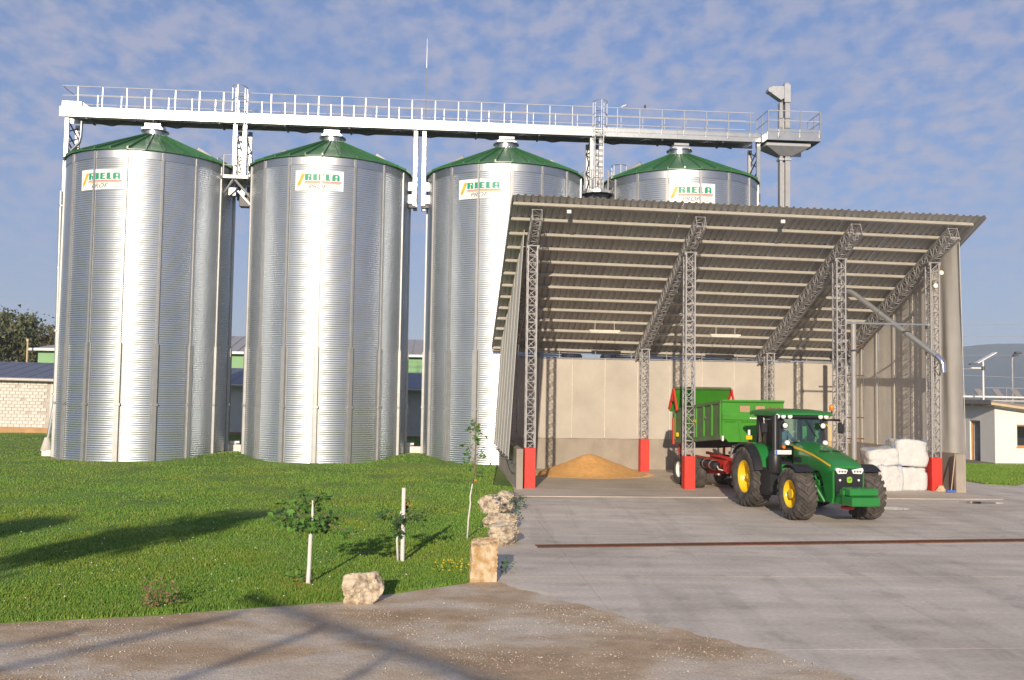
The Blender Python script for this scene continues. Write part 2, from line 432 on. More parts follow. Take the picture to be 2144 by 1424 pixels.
# ------------------------------------------------------------------ the setting
mb = MB()
ring = [0, 40, 120, 400, 1000, 2400]
for i in range(len(ring)-1):
    mb.lathe([(max(ring[i], .01), -.06), (ring[i+1], -.06 if ring[i+1] < 2000 else -.06)], 48)
tag(mb.build('ground', 'field', fix=False), 'open field stretching away to the horizon', kind='structure')

# concrete yard: cast slabs with open joints
yard = thing('concrete_yard', 'grey concrete yard of cast slabs', None, W(0,0,0), TH); yard['kind'] = 'structure'
SL = 5.0
slab = MB().cbox((0,0,-.04), (SL-.008, SL-.008, .08), 0).mesh('slab', 'yard')
for i in range(11):
    for j in range(10):
        link('slab', slab, yard, loc=(-.6 + (i+.5-1)*SL, 13.9 - (j+.5)*SL, 0))
fl = MB().box(-.6, 16.1, -2.75, 8.75, .002, .022).build('shed_floor', 'floor', None, loc=W(0,0,0), rot=(0,0,TH))
tag(fl, 'pale dusty concrete floor slab under the shed', kind='structure')

# lawn sheet
LAWN = [(-60,-2),(-7.25,13.5),(-5.4,14.03),(-2.78,15.15),(-.72,16.81),(-.45,18.5),(-.27,20.8),(-.1,25),(.12,30.9),(.14,33.2)]
SIL = [-17.4946, -8.8266, -.1053, 8.8703]
SILR, SILH, SILB = 3.8978, 14.1188, .1
SC = [W(s, VS) for s in SIL]
def lawn_start(x):
    for (a, b), (c, d) in zip(LAWN, LAWN[1:]):
        if x <= c: return b + (d-b)*(x-a)/(c-a)
    return 34
def lawn_end(x): return 66.5 if x < -.6 else 33.6 + (.13-x)/.08
def lawn_z(x, y):
    t = min(1, max(0, (y-lawn_start(min(x,.13)))/22)); z = .035 + .07*t*t*(3-2*t)
    z += .03*noise.noise(Vector((x*.5, y*.5, 0))) * min(1, (y-lawn_start(min(x,.13)))*.5+.2)
    z += .30*min(1,max(0,(y-50)/8))
    for g in (-13.1, -4.45):
        c = W(g, VS-1.5); d = ((x-c[0])/1.5)**2 + ((y-c[1])/3.0)**2
        z += .30*math.exp(-d)
    return z
xs = list(np.linspace(-60,-9,52)) + list(np.linspace(-8.8,-.75,110)) + list(np.linspace(-.7,.13,36))
mb = MB(); rows = 90; vs = []
for x in xs:
    y0 = lawn_start(x) + .05*noise.noise(Vector((x*3.1, 4, 1))) + .03*noise.noise(Vector((x*9, 7, 1))); y1 = lawn_end(x)
    vs.append((x, y0-.02, -.03))
    for j in range(rows+1):
        t = (j/rows)**1.6; y = y0 + (y1-y0)*t; vs.append((x, y, lawn_z(x,y) if j else .018))
k = rows+2
mb.add(vs, [(i*k+j, (i+1)*k+j, (i+1)*k+j+1, i*k+j+1) for i in range(len(xs)-1) for j in range(k-1)])
tag(mb.build('lawn', 'lawn', smooth=True), 'mown green lawn sloping up to the silos', kind='structure')

# dirt road across the foreground, ragged edge over the concrete
road_edge = [(-60,-1.6),(-7.25,13.9),(-5.4,14.4),(-2.78,15.5),(-.72,17.0),(-.15,16.86),(.75,15.7),(1.74,14.55),(2.6,13.6),(3.45,12.73),(4.27,11.5),(5.2,10.0),(7.5,6.0),(9.5,0),(10,-25)]
mb = MB(); P_ = []
for (a,b),(c,d) in zip(road_edge, road_edge[1:]):
    n_ = max(2, int(math.hypot(c-a, d-b)/.12))
    for i in range(n_):
        t = i/n_; x = a+(c-a)*t; y = b+(d-b)*t
        q = .10*noise.noise(Vector((x*2.2,y*2.2,3))) + .05*noise.noise(Vector((x*7,y*7,5))); P_.append((x+q, y+q*.8))
for i, (x, y) in enumerate(P_): pass
vs = []; rowsn = 14
for (x,y) in P_:
    for j in range(rowsn+1):
        t = (j/rowsn)**.5
        # collapse towards a line far behind the camera
        xx = x*(1-t) + (x*.55-8)*t; yy = y*(1-t) + (-26)*t
        vs.append((xx, yy, .009 + (.012*noise.noise(Vector((xx*.9,yy*.9,8))) + .012)*min(1, j*.7)))
k = rowsn+1
mb.add(vs, [(i*k+j, (i+1)*k+j, (i+1)*k+j+1, i*k+j+1) for i in range(len(P_)-1) for j in range(rowsn)])
tag(mb.build('dirt_road', 'dirt', smooth=True), 'damp brown dirt road strewn with gravel', kind='structure')

# distant mountains
def ridge(name, dist, amp, seed, a0, a1, base, matname, fn):
    mb = MB(); vs = []; n_ = 160; lv = 9
    for i in range(n_+1):
        a = a0 + (a1-a0)*i/n_
        for j in range(lv+1):
            t = j/lv; d = dist + dist*.42*t
            h = fn(a)*math.sin(t*math.pi/2)*(1 + .18*noise.noise(Vector((a*9, t*3, seed)))) + amp*noise.noise(Vector((a*22, t*4, seed+3)))*t
            vs.append((d*math.sin(a), d*math.cos(a), base + h))
    k = lv+1
    mb.add(vs, [(i*k+j, (i+1)*k+j, (i+1)*k+j+1, i*k+j+1) for i in range(n_) for j in range(lv)])
    return tag(mb.build(name, matname, smooth=True), kind='structure')
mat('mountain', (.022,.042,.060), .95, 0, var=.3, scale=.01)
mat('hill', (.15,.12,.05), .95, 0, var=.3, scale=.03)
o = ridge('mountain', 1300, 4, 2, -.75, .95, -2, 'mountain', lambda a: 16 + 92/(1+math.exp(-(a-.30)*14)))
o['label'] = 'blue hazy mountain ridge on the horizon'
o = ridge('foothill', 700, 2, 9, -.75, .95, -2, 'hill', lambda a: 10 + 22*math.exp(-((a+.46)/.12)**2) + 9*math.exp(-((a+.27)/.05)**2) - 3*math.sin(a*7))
o['label'] = 'low brown foothill behind the buildings'

# ------------------------------------------------------------------ silos
NP = 16; DA = 2*math.pi/NP
PITCHC = .1002; NC = int((SILH-SILB-.35)/PITCHC); rowsn = NC*4
mb = MB(); vs = []; nseg = 6
for i in range(nseg+1):
    a = DA*i/nseg + (.0006 if i == 0 else -.0006 if i == nseg else 0)
    for j in range(rowsn+1):
        z = SILB + j*PITCHC/4; r = SILR + .0125*math.sin(j*math.pi/2 + .4)
        vs.append((r*math.sin(a), -r*math.cos(a), z))
k = rowsn+1
mb.add(vs, [(i*k+j, (i+1)*k+j, (i+1)*k+j+1, i*k+j+1) for i in range(nseg) for j in range(rowsn)])
panel_me = mb.mesh('wall_panel', 'galv', smooth=True, fix=False)
ZB = SILB + rowsn*PITCHC/4
def hat(wd, dp, z0, z1):
    r = SILR + .004
    pr = [(-wd*.95, r), (-wd*.5, r), (-wd*.36, r+dp), (wd*.36, r+dp), (wd*.5, r), (wd*.95, r), (wd*.95, r+.004), (wd*.56, r+.004), (wd*.42, r+dp+.006), (-wd*.42, r+dp+.006), (-wd*.56, r+.004), (-wd*.95, r+.004)]
    b = MB().prism([(x, -y) for x, y in pr], 'z', z0, z1); return b
post_up = hat(.10, .065, 5.35, SILH-.05).mesh('stiffener', 'galv_post')
b_ = hat(.185, .11, SILB-.05, 2.62); b2 = hat(.185, .11, 2.645, 5.36); b_.add(b2.v, b2.f)
post_lo = b_.mesh('base_stiffener', 'galv_post')
plate_me = MB().box(-.13, .13, -(SILR+.14), -(SILR+.02), 2.58, 2.68).mesh('splice_plate', 'galv_post')
# roof
ZE, ZA, RE, RA = SILH+.02, 15.75, SILR+.14, .55
NR = 32; DR = 2*math.pi/NR
mb = MB()
def cone(a, t, up=0.0):
    r = RE + (RA-RE)*t; z = ZE + (ZA-ZE)*t + up; return (r*math.sin(a), -r*math.cos(a), z)
e_ = .028
mb.add([cone(0,0), cone(DR*.995,0), cone(DR*.995,1), cone(0,1), cone(0,0,-.03), cone(DR*.995,0,-.03), cone(DR*.995,1,-.03), cone(0,1,-.03)],
       [(0,1,2,3),(4,7,6,5),(0,4,5,1),(1,5,6,2),(2,6,7,3),(3,7,4,0)])
mb.add([cone(-.004,.0,.0), cone(e_*.55,0,.0), cone(.012,.985,0), cone(-.012,.985,0), cone(-.004,0,.10), cone(e_*.55,0,.10), cone(.03,.985,.07), cone(-.02,.985,.07)],
       [(0,1,2,3),(4,7,6,5),(0,4,5,1),(1,5,6,2),(2,6,7,3),(3,7,4,0)])
roofp_me = mb.mesh('roof_panel', 'roof_green')
band_me = MB().lathe([(SILR+.012, ZB-.01),(SILR+.03, ZB),(SILR+.03, SILH+.0),(SILR+.012, SILH+.01)], 64).mesh('eave_ring', 'galv_band', smooth=True, angle=30)
base_me = MB().lathe([(SILR-.15,-.05),(SILR+.22,-.05),(SILR+.22,SILB+.0),(SILR-.15,SILB+.01)], 48).mesh('base_ring', 'concrete')
mb = MB().lathe([(.0,15.70),(.56,15.70),(.56,15.96),(.66,15.98),(.66,16.02),(.0,16.02)], 28)
collar_me = mb.mesh('inlet_collar', 'galv_band', smooth=True, angle=30)
mb = MB().cbox((0,0,16.10),(.86,.86,.14),.01).cbox((0,0,16.25),(.78,.95,.14),.01)
mb.box(-.5,-.42,-.5,.5,16.03,16.08).box(.42,.5,-.5,.5,16.03,16.08)
for sx in (-1,1): mb.box(sx*.30-.05, sx*.30+.05, -.40, -.2, 16.165, 16.19)
inlet_me = mb.mesh('inlet_box', 'steel_white')
mb = MB().prism([(-.42,-.05),(.42,-.05),(.42,.20),(-.38,.10)], 'y', -.20, .20); vent_me = mb.mesh('roof_vent', 'frame_grey')
vcap_me = MB().box(.421,.45,-.19,.19,-.02,.21).mesh('vent_mouth', 'steel_dark')
SNAME = ['leftmost corrugated steel grain silo with green conical roof beside the brick barn', 'second corrugated steel grain silo from the left, green roof, ladder tower on its left', 'third corrugated steel grain silo, partly hidden behind the open shed', 'rightmost grain silo, only its green roof and top showing above the shed roof']
silos = []
for k_, (s_, lab) in enumerate(zip(SIL, SNAME)):
    t = thing('grain_silo', lab, 'silo', W(s_, VS, 0), TH, 'row of four grain silos'); silos.append(t)
    for i in range(NP):
        a = i*DA
        link('wall_panel', panel_me, t, rot=(0,0,a))
        link('stiffener', post_up, t, rot=(0,0,a)); lo_ = link('base_stiffener', post_lo, t, rot=(0,0,a))
        link('splice_plate', plate_me, lo_)
    for i in range(NR): link('roof_panel', roofp_me, t, rot=(0,0,i*DR))
    link('eave_ring', band_me, t); link('base_ring', base_me, t); link('inlet_collar', collar_me, t); link('inlet_box', inlet_me, t)
    for ang in (-78, 82):
        a = R_(ang); p = cone(a, .42, .02)
        v = link('roof_vent', vent_me, t, loc=p, rot=(0, R_(-27.0), a+math.pi/2)); link('vent_mouth', vcap_me, v)

# maker's signs on the silos
def text_tris(body, size=1.0, shear=0.0, offset=0.0, sx=1.0):
    cu = bpy.data.curves.new('t', 'FONT'); cu.body = body; cu.size = size; cu.shear = shear; cu.offset = offset; cu.space_character = 1.02
    ob = bpy.data.objects.new('t', cu); COL.objects.link(ob)
    dg = bpy.context.evaluated_depsgraph_get(); me = ob.evaluated_get(dg).to_mesh()
    vs = [(v.co.x*sx, v.co.y) for v in me.vertices]; fs = [tuple(p.vertices) for p in me.polygons]
    ob.evaluated_get(dg).to_mesh_clear(); bpy.data.objects.remove(ob); bpy.data.curves.remove(cu)
    x0 = min(v[0] for v in vs); x1 = max(v[0] for v in vs); y0 = min(v[1] for v in vs); y1 = max(v[1] for v in vs)
    return [((x-x0)/(x1-x0), (y-y0)/(y1-y0)) for x, y in vs], fs
SW, SHH = 2.2, .93
def cyl(s, t, r): 
    a = s/SILR; return (r*math.sin(a), -r*math.cos(a), t)
mb = MB(); n_ = 14; vs = []
for i in range(n_+1):
    s = -SW/2 + SW*i/n_
    for r in (SILR+.022, SILR+.034):
        for t in (-SHH/2, SHH/2): vs.append(cyl(s, t, r))
fs = []
for i in range(n_):
    a, b = i*4, i*4+4
    fs += [(a+2,b+2,b+3,a+3), (a,a+1,b+1,b), (a+1,a+3,b+3,b+1), (a,b,b+2,a+2)]
fs += [(0,2,3,1), (n_*4, n_*4+1, n_*4+3, n_*4+2)]
board_me = MB().add(vs, fs).mesh('board', 'sign_white')
def flat(polys, lift, name, matn):
    b = MB()
    for vs2, fs2 in polys: b.add([cyl(-SW/2+x*SW, -SHH/2+y*SHH, SILR+.034+lift) for x, y in vs2], fs2)
    return b.mesh(name, matn, fix=False)
def txt(body, x0, x1, y0, y1, **kw):
    vs2, fs2 = text_tris(body, **kw); return ([(x0+(x1-x0)*x, y0+(y1-y0)*y) for x, y in vs2], fs2)
def band(x0, x1, y0, y1, sk=.02):
    vs2 = []; 
    for i in range(9):
        f = i/8; vs2 += [(x0+(x1-x0)*f, y0), (x0+sk+(x1-x0)*f, y1)]
    return (vs2, [(2*i, 2*i+2, 2*i+3, 2*i+1) for i in range(8)])
def blk(x0, x1, rects, y0=.50, y1=.82):
    out_ = []
    for r in rects:
        pts = [(x0+(x1-x0)*a, y0+(y1-y0)*b) for a, b in r]; out_.append((pts, [tuple(range(len(pts)))]))
    return out_
def q4(a,b,c,d): return [(a,b),(c,b),(c,d),(a,d)]
LET = blk(.205,.345,[q4(0,0,.46,1),[(.46,.84),(.46,1),(.86,1),(.97,.92),(1,.80),(.76,.76),(.70,.84)],[(.46,.46),(.46,.60),(.70,.60),(.76,.76),(1,.80),(1,.66),(.90,.54),(.76,.46)],[(.56,.46),(.76,.46),(.90,.54),(1,.42),(1,0),(.58,0)]])
LET += blk(.375,.455,[q4(0,0,1,1)])
LET += blk(.485,.60,[q4(0,0,.5,1),q4(.5,.82,1,1),q4(.5,.42,.92,.58),q4(.5,0,1,.17)])
LET += blk(.63,.735,[q4(0,0,.74,1),[(.74,0),(1,0),(1,.08),(.74,.2)]])
LET += blk(.765,.915,[[(0,0),(.44,0),(.44,.78),(.36,1),(.22,1),(.06,.90),(0,.72)],[(.36,1),(.44,.78),(.60,.84),(.72,.72),(1,.70),(.94,.88),(.80,1)],[(.70,0),(1,0),(1,.70),(.72,.72),(.70,.5)],q4(.44,.30,.70,.46)])
letters_me = flat(LET, .003, 'lettering', 'sign_green')
prof_me = flat([txt('PROF',.285,.67,.09,.30,shear=.35), txt('LINE',.705,.85,.07,.135,shear=.2)], .003, 'small_lettering', 'sign_black')
st = [flat([band(.20,.95,.43,.465)], .003, 'stripe', 'sign_purple'), flat([band(.185,.935,.375,.43)], .003, 'stripe', 'sign_salmon'), flat([band(.17,.92,.335,.375)], .003, 'stripe', 'sign_orange')]
ear = []
for i in range(9):
    for sd in (-1, 1):
        cx = .075 + .0115*i + sd*.018; cy = .30 + .062*i; pts = []
        for q in range(8):
            a = q*math.pi/4; ex = .017*math.cos(a); ey = .055*math.sin(a); c_, s_ = math.cos(-.35*sd-.15), math.sin(-.35*sd-.15)
            pts.append((cx + (ex*c_ - ey*s_*.42), cy + (ex*s_*2.3 + ey*c_)))
        ear.append((pts, [tuple(range(8))]))
ear_me = flat(ear, .004, 'wheat_ear', 'sign_gold')
stalk_me = flat([([(.03,.10),(.038,.10),(.085,.32),(.073,.32)], [(0,1,2,3)])], .003, 'stalk', 'sign_black')
SIGN = [(-13, 12.75, 'leftmost silo'), (3, 12.98, 'second silo from the left'), (-17, 12.92, 'third silo from the left'), (-1, 12.98, 'rightmost silo')]
for c, (ang, z, where) in zip(SC, SIGN):
    t = thing('maker_sign', 'white maker sign with green letters and wheat ear on the ' + where, 'sign', (c[0], c[1], z), R_(ang), 'maker signs on the silos')
    bo = link('board', board_me, t); link('lettering', letters_me, t); link('small_lettering', prof_me, t); link('wheat_ear', ear_me, t); link('stalk', stalk_me, t)
    for s_ in st: link('stripe', s_, t)

# ------------------------------------------------------------------ conveyor bridge over the silos
GX0, GX1, GY = -21.85, 12.95, .62
br = thing('conveyor_bridge', 'long galvanised conveyor bridge with handrails crossing all four silo tops', 'bridge', W(0, VS, 0), TH)
nb_ = 8; seg = (GX1-GX0)/nb_
mb = MB()
mb.box(0, seg-.006, -.03, .03, 16.46, 16.93).box(0, seg-.006, -.05, -.031, 16.70, 16.715).box(0, seg-.006, -.045, -.031, 16.46, 16.48).box(0, seg-.006, -.045, -.031, 16.90, 16.93)
beam_me = mb.mesh('side_beam', 'steel_white')
for i in range(nb_):
    link('side_beam', beam_me, br, loc=(GX0+i*seg, -GY, 0)); link('side_beam', beam_me, br, loc=(GX0+(i+1)*seg-.006, GY, 0), rot=(0,0,math.pi))
MB().box(GX0+.1, GX1-.1, -GY+.04, GY-.04, 16.88, 16.915).build('walkway', 'steel', br)
MB().box(GX0+.1, GX1-.3, -.30, .05, 16.55, 16.86).build('conveyor_trough', 'steel', br)
def zig(i):
    return MB()
brace_me = MB().beam((0,-GY+.05,16.40),(1.55,GY-.05,16.40),.07,.05).mesh('brace', 'steel_dark')
brace2_me = MB().beam((0,GY-.05,16.40),(1.55,-GY+.05,16.40),.07,.05).mesh('brace', 'steel_dark')
strut_me = MB().beam((0,-GY+.04,16.41),(0,GY-.04,16.41),.09,.06).mesh('cross_strut', 'steel_dark')
x = GX0+.5; i = 0
while x < GX1-1.6:
    link('brace', brace_me if i%2 == 0 else brace2_me, br, loc=(x,0,0))
    if i%2 == 0: link('cross_strut', strut_me, br, loc=(x+.75,0,0))
    x += 1.58; i += 1
hp_me = MB().cbox((0,0,17.27),(.042,.03,1.36),.004).mesh('handrail_post', 'steel_white')
nP = 30
for i in range(nP):
    x = -21.0 + i*(33.4/(nP-1))
    link('handrail_post', hp_me, br, loc=(x,-GY-.05,0)); link('handrail_post', hp_me, br, loc=(x+.45,GY+.05,0))
for y in (-GY-.07, GY+.07):
    for z in (17.94, 17.47):
        MB().tube((-21.7,y,z),(12.6,y,z),.021,8).build('handrail', 'rail_grey', br, smooth=True, angle=40)
MB().path([(-21.7,-GY-.07,17.94),(-21.75,-.2,17.94),(-21.75,.2,17.94),(-21.7,GY+.07,17.94)],.02,6).build('end_rail', 'rail_grey', br)
MB().cbox((-21.35,-.05,17.1),(.95,.9,.34),.02).build('drive_box', 'steel_white', br)
MB().prism([(-20.87,16.95),(-20.87,17.25),(-20.5,16.97)], 'y', -.4, .35).build('drive_guard', 'steel', br)
# supports: flat faced legs standing on the silos
def support(xc, twin=False, lat=True, z0=12.6):
    b = MB().cbox((xc, -GY-.04, (z0+16.36)/2), (.20,.14,16.355-z0), .008); b.build('support_leg', 'steel_white', br)
    MB().cbox((xc, GY+.04, (z0+16.36)/2), (.20,.14,16.355-z0), .008).build('support_leg', 'steel', br)
    if lat:
        b = MB(); n_ = 6; hz = (16.2-z0-.3)/n_
        for i in range(n_):
            za = z0+.3+i*hz; s = 1 if i%2 else -1
            b.beam((xc,-s*GY,za),(xc,s*GY,za+hz),.05,.05).beam((xc+.05,s*GY,za),(xc+.05,-s*GY,za+hz),.05,.05)
        b.build('leg_lacing', 'steel_dark', br)
support(-21.45, z0=12.9); support(-4.66); support(-4.24); support(12.82)
for xa, sgn in ((-21.45,1),(-4.66,-1),(-4.24,1),(12.82,-1)):
    for z in (13.55, 12.92):
        ln = .36 if xa > -20 else .22
        MB().cbox((xa+sgn*ln/2*0.9, -GY-.03, z), (ln+.16,.16,.44), .01).build('bracket', 'steel_white', br)
    MB().cbox((xa+sgn*.12, -GY+.1, 12.58), (.34,.3,.16), .01).build('bracket_foot', 'steel_dark', br)
# silo fill pipe at the left end
MB().path([(-20.95,-.2,16.4),(-20.95,-.25,15.6),(-21.0,-.3,15.25),(-21.35,-.5,14.75),(-21.6,-.6,14.5)],.075,10).build('vent_pipe', 'steel_white', br, smooth=True, angle=50)

def ladder_tower(xc, label, lab2, right=False):
    t = thing('ladder_tower', label, 'ladder', W(xc, VS, 0), TH, 'caged ladder towers between the silos')
    for sx in (-1,1):
        MB().cbox((sx*.23,-GY-.02,14.6),(.20,.16,3.5),.008).build('tower_leg', 'steel_white', t)
        MB().cbox((sx*.23,GY+.05,14.6),(.20,.16,3.5),.008).build('tower_leg', 'steel', t)
    b = MB()
    for i in range(6):
        za = 13.3+i*.5; s = 1 if i%2 else -1
        b.beam((.30,-s*GY,za),(.30,s*GY,za+.5),.05,.05).beam((-.30,s*GY,za),(-.30,-s*GY,za+.5),.05,.05)
    b.build('tower_lacing', 'steel_dark', t)
    b = MB()
    for i in range(8): b.tube((-.12,-.6,13.3+i*.38),(.12 if i%2 else -.05,.5,13.4+i*.38),.03,6)
    b.build('cable_bundle', 'steel_dark', t)
    lx = .12 if right else 0.0; yl = -GY-.22
    for sx in (-1,1): MB().cbox((lx+sx*.22, yl, 15.85),(.035,.03,4.55),.003).build('ladder_rail', 'steel', t)
    rung = MB().tube((-.22,0,0),(.22,0,0),.016,6).mesh('rung', 'steel_white', smooth=True, angle=40)
    for i in range(15): link('rung', rung, t, loc=(lx, yl, 13.72+i*.285))
    hoopb = MB(); pts = [(.36*math.cos(a), -.02-.62*max(0,math.sin(a)), 0) for a in np.linspace(-.25, math.pi+.25, 15)]
    hoop = hoopb.path(pts, .016, 6).mesh('cage_hoop', 'frame_grey', smooth=True, angle=40)
    for z in (18.10, 17.45, 16.85, 16.3): link('cage_hoop', hoop, t, loc=(lx, yl, z))
    bar = MB().cbox((0,0,17.2),(.026,.012,1.8)).mesh('cage_bar', 'steel')
    for a in (.2, math.pi/2, 2.94): link('cage_bar', bar, t, loc=(lx+.36*math.cos(a), yl-.02-.62*math.sin(a), 0))
    return t
t12 = ladder_tower(-13.24, 'white caged ladder tower with platform between first and second silos', '')
def platform(t, poly, z, railpts, hgt=1.05, extra=True):
    MB().prism(poly, 'z', z-.02, z+.02).build('platform_deck', 'steel', t)
    n_ = len(poly)
    for i in range(n_):
        (a,b),(c,d) = poly[i], poly[(i+1)%n_]
        MB().beam((a,b,z),(c,d,z),.05,.14).build('platform_edge', 'steel', t)
    for i,(a,b) in enumerate(railpts): MB().cbox((a,b,z+hgt/2),(.05,.05,hgt),.004).build('rail_post', 'frame_grey', t)
    for i in range(len(railpts)-1):
        (a,b),(c,d) = railpts[i], railpts[i+1]
        for h in (hgt, hgt*.55): MB().tube((a,b,z+h),(c,d,z+h),.02,6).build('rail', 'rail_grey', t, smooth=True, angle=40)
platform(t12, [(-.95,-1.15),(-.5,-1.75),(.65,-1.75),(.75,-1.2),(.75,.3),(-.8,.3)], 13.52, [(-.75,.25),(-.93,-1.12),(-.5,-1.7),(.18,-1.72),(.64,-1.7),(.72,-1.2)])
for p0, p1 in (((-.05,-1.6,13.42),(-.72,-1.2,12.55)),((.0,-1.6,13.42),(.82,-1.25,12.5)),((-.3,-1.0,13.42),(-.75,-.4,12.9)),((.05,-1.0,13.0),(.75,-1.1,12.25))):
    MB().beam(p0, p1, .09, .09).build('platform_brace', 'steel', t12)
MB().cbox((-.25,-.7,12.98),(.36,.36,.40),.02).build('junction_box', 'steel', t12)
MB().cbox((.25,-.2,12.7),(.5,.5,.7),.02).build('bracket_box', 'steel_dark', t12)
MB().tube((0,-.9,13.28),(.6,-.9,13.28),.05,8).build('lamp_tube', 'steel_white', t12)
t34 = ladder_tower(4.42, 'grey caged ladder tower with round platform between third and fourth silos', '', True)
pol = [(.05+.85*math.cos(a), -.75+.95*math.sin(a)) for a in np.linspace(math.pi, 2*math.pi, 9)] + [(.9,.2),(-.8,.2)]
platform(t34, pol, 13.45, [(-.8,.1)] + [(.05+.82*math.cos(a), -.75+.92*math.sin(a)) for a in np.linspace(math.pi, 2*math.pi, 7)])
MB().lathe([(.0,13.0),(.5,13.1),(.72,13.38),(0,13.40)], 24, c=(.05,-.6,0)).build('platform_pan', 'steel_dark', t34, smooth=True, angle=40)
for sx, p in ((-1,(-.7,-.5,12.3)),(1,(.75,-.5,12.3))): MB().beam((sx*.2,-1.2,13.36),p,.09,.09).build('platform_brace', 'steel', t34)
for j in range(5):
    a = R_(-20 + j*55); MB().cbox((1.12+.38*math.cos(a), -1.0-.40*math.sin(a), 13.7),(.05,.05,2.3),.003).build('cage_bar', 'steel_white', t34)
for z in (14.85, 13.75): MB().path([(1.12+.38*math.cos(a), -1.0-.40*math.sin(a), z) for a in np.linspace(R_(-25),R_(205),14)],.02,6).build('cage_hoop', 'steel_white', t34, smooth=True, angle=40)
MB().prism([(1.5,14.05),(1.85,14.0),(1.95,14.08),(1.9,14.2),(1.5,14.2)],'y',-1.1,-.95).build('work_lamp', 'steel_white', t34)

# bucket elevator
el = thing('bucket_elevator', 'tall galvanised bucket elevator with railed platform beside the rightmost silo', 'elevator', W(14.15, VS-.75, 0), TH)
for x, wd in ((-.20,.16),(.14,.26)):
    MB().cbox((x,0,9.25),(wd,.30,18.5),.006).build('elevator_leg', 'galv_post', el)
    for z in (15.55,): MB().cbox((x,0,z),(wd+.1,.4,.12),.006).build('leg_flange', 'steel', el)
MB().cbox((-.03,.1,8.9),(.10,.12,17.7),.006).build('cable_duct', 'galv_post', el)
MB().cbox((.12,0,18.98),(.34,.42,.95),.012).build('elevator_head', 'steel', el); MB().cbox((.12,0,19.5),(.24,.30,.09),.012).build('head_cap', 'steel', el)
MB().prism([(-.06,19.34),(-.06,18.72),(-.22,18.62),(-.72,18.95),(-.78,19.12),(-.72,19.32)],'y',-.20,.20).build('head_spout', 'steel', el)
MB().tube((-.76,-.21,19.13),(-.76,.21,19.13),.14,14).build('head_drum', 'steel', el, smooth=True, angle=40)
MB().cbox((-.14,.02,18.4),(.12,.2,.6),.01).build('drop_leg', 'steel_dark', el)
pp = [(-1.15,-.75),(1.62,-.75),(1.62,.95),(-1.15,.95)]
MB().prism(pp,'z',16.40,16.45).build('platform_deck', 'steel_dark', el)
for (a,b),(c,d) in zip(pp, pp[1:]+pp[:1]): MB().beam((a,b,16.57),(c,d,16.57),.05,.40).build('platform_edge', 'steel_white', el)
MB().beam((-1.1,-.79,16.86),(1.58,-.79,16.86),.02,.14).build('kick_board', 'steel_white', el)
rp = [(-1.12,.9),(-1.12,.1),(-1.12,-.78),(-.55,-.80),(.55,-.80),(1.56,-.80),(1.62,-.75),(1.62,.1),(1.62,.9),(.3,.93)]
for a, b in rp: MB().cbox((a,b,17.2),(.05,.05,1.35),.004).build('rail_post', 'steel_white', el)
for (a,b),(c,d) in zip(rp, rp[1:]):
    for z in (17.86, 17.36): MB().tube((a,b,z),(c,d,z),.021,6).build('rail', 'rail_grey', el, smooth=True, angle=40)
b = MB(); T = [(-1.1,-.5),(1.2,-.5),(1.2,.6),(-1.1,.6)]; Bq = [(-.3,-.2),(.35,-.2),(.35,.25),(-.3,.25)]
b.add([(x,y,16.32) for x,y in T]+[(x,y,15.72) for x,y in Bq]+[(x,y,16.16) for x,y in T], [(0,1,2,3),(0,8,9,1),(1,9,10,2),(2,10,11,3),(3,11,8,0),(8,4,5,9),(9,5,6,10),(10,6,7,11),(11,7,4,8),(7,6,5,4)])
b.build('platform_bracket', 'steel', el)
MB().cbox((.75,.4,15.95),(.6,.1,.2),.01).build('side_plate', 'steel', el)
rod = MB().tube((0,0,16.9),(0,0,19.6),.028,8,.018).tube((0,0,19.6),(0,0,21.1),.014,6,.006).build('lightning_rod', 'steel', None, loc=W(-4.2, VS-.62, 0), smooth=True, angle=40)
tag(rod, 'thin lightning rod rising above the conveyor bridge handrail', 'lightning rod')

# downpipe on the far left silo and foundations between the silos
dp = thing('spout_pipe', 'slim steel pipe running down the left flank of the leftmost silo', 'pipe', W(-21.55, VS-.8, 0), TH)
MB().path([(.0,0,12.75),(.06,0,8),(.12,0,3.2),(.10,0,2.5),(-.10,0,.95)],.085,10).build('pipe', 'pipe_steel', dp, smooth=True, angle=50)
for z in (12.0,9.0,6.0,3.0): MB().lathe([(.09,z),(.12,z),(.12,z+.07),(.09,z+.07)],14,c=(.06 if z>4 else .1,0,0)).build('pipe_clamp','steel',dp)
MB().lathe([(.10,.98),(.13,.9),(.28,.35),(.26,.33),(.09,.9)],14,c=(-.15,0,0)).build('dust_sock', 'tarp_grey', dp, smooth=True)
tag(MB().cbox((0,0,.16),(.42,.42,.36),.015).build('concrete_block','plaster',None,loc=W(-21.62,VS-.85,.05),rot=(0,0,TH)), 'white block at the foot of the spout pipe, left of the silos', 'block')
for g, lab in ((-13.0,'first and second'),(-4.4,'second and third')):
    tag(MB().cbox((0,0,.27),(1.3,.35,.55),.01).build('concrete_block','plaster',None,loc=W(g,VS+.7,.1),rot=(0,0,TH)), 'low white concrete block in the gap between the '+lab+' silos', 'block')
    m_ = thing('drive_motor', 'small white drive motor sitting on the block between the '+lab+' silos', 'motor', W(g-.25,VS+.7,.645), TH)
    MB().tube((-.30,0,.09),(.02,0,.09),.09,12).build('motor_body','plate_white',m_,smooth=True,angle=40)
    MB().tube((.02,0,.11),(.18,0,.11),.11,12).build('motor_cap','steel',m_,smooth=True,angle=40)
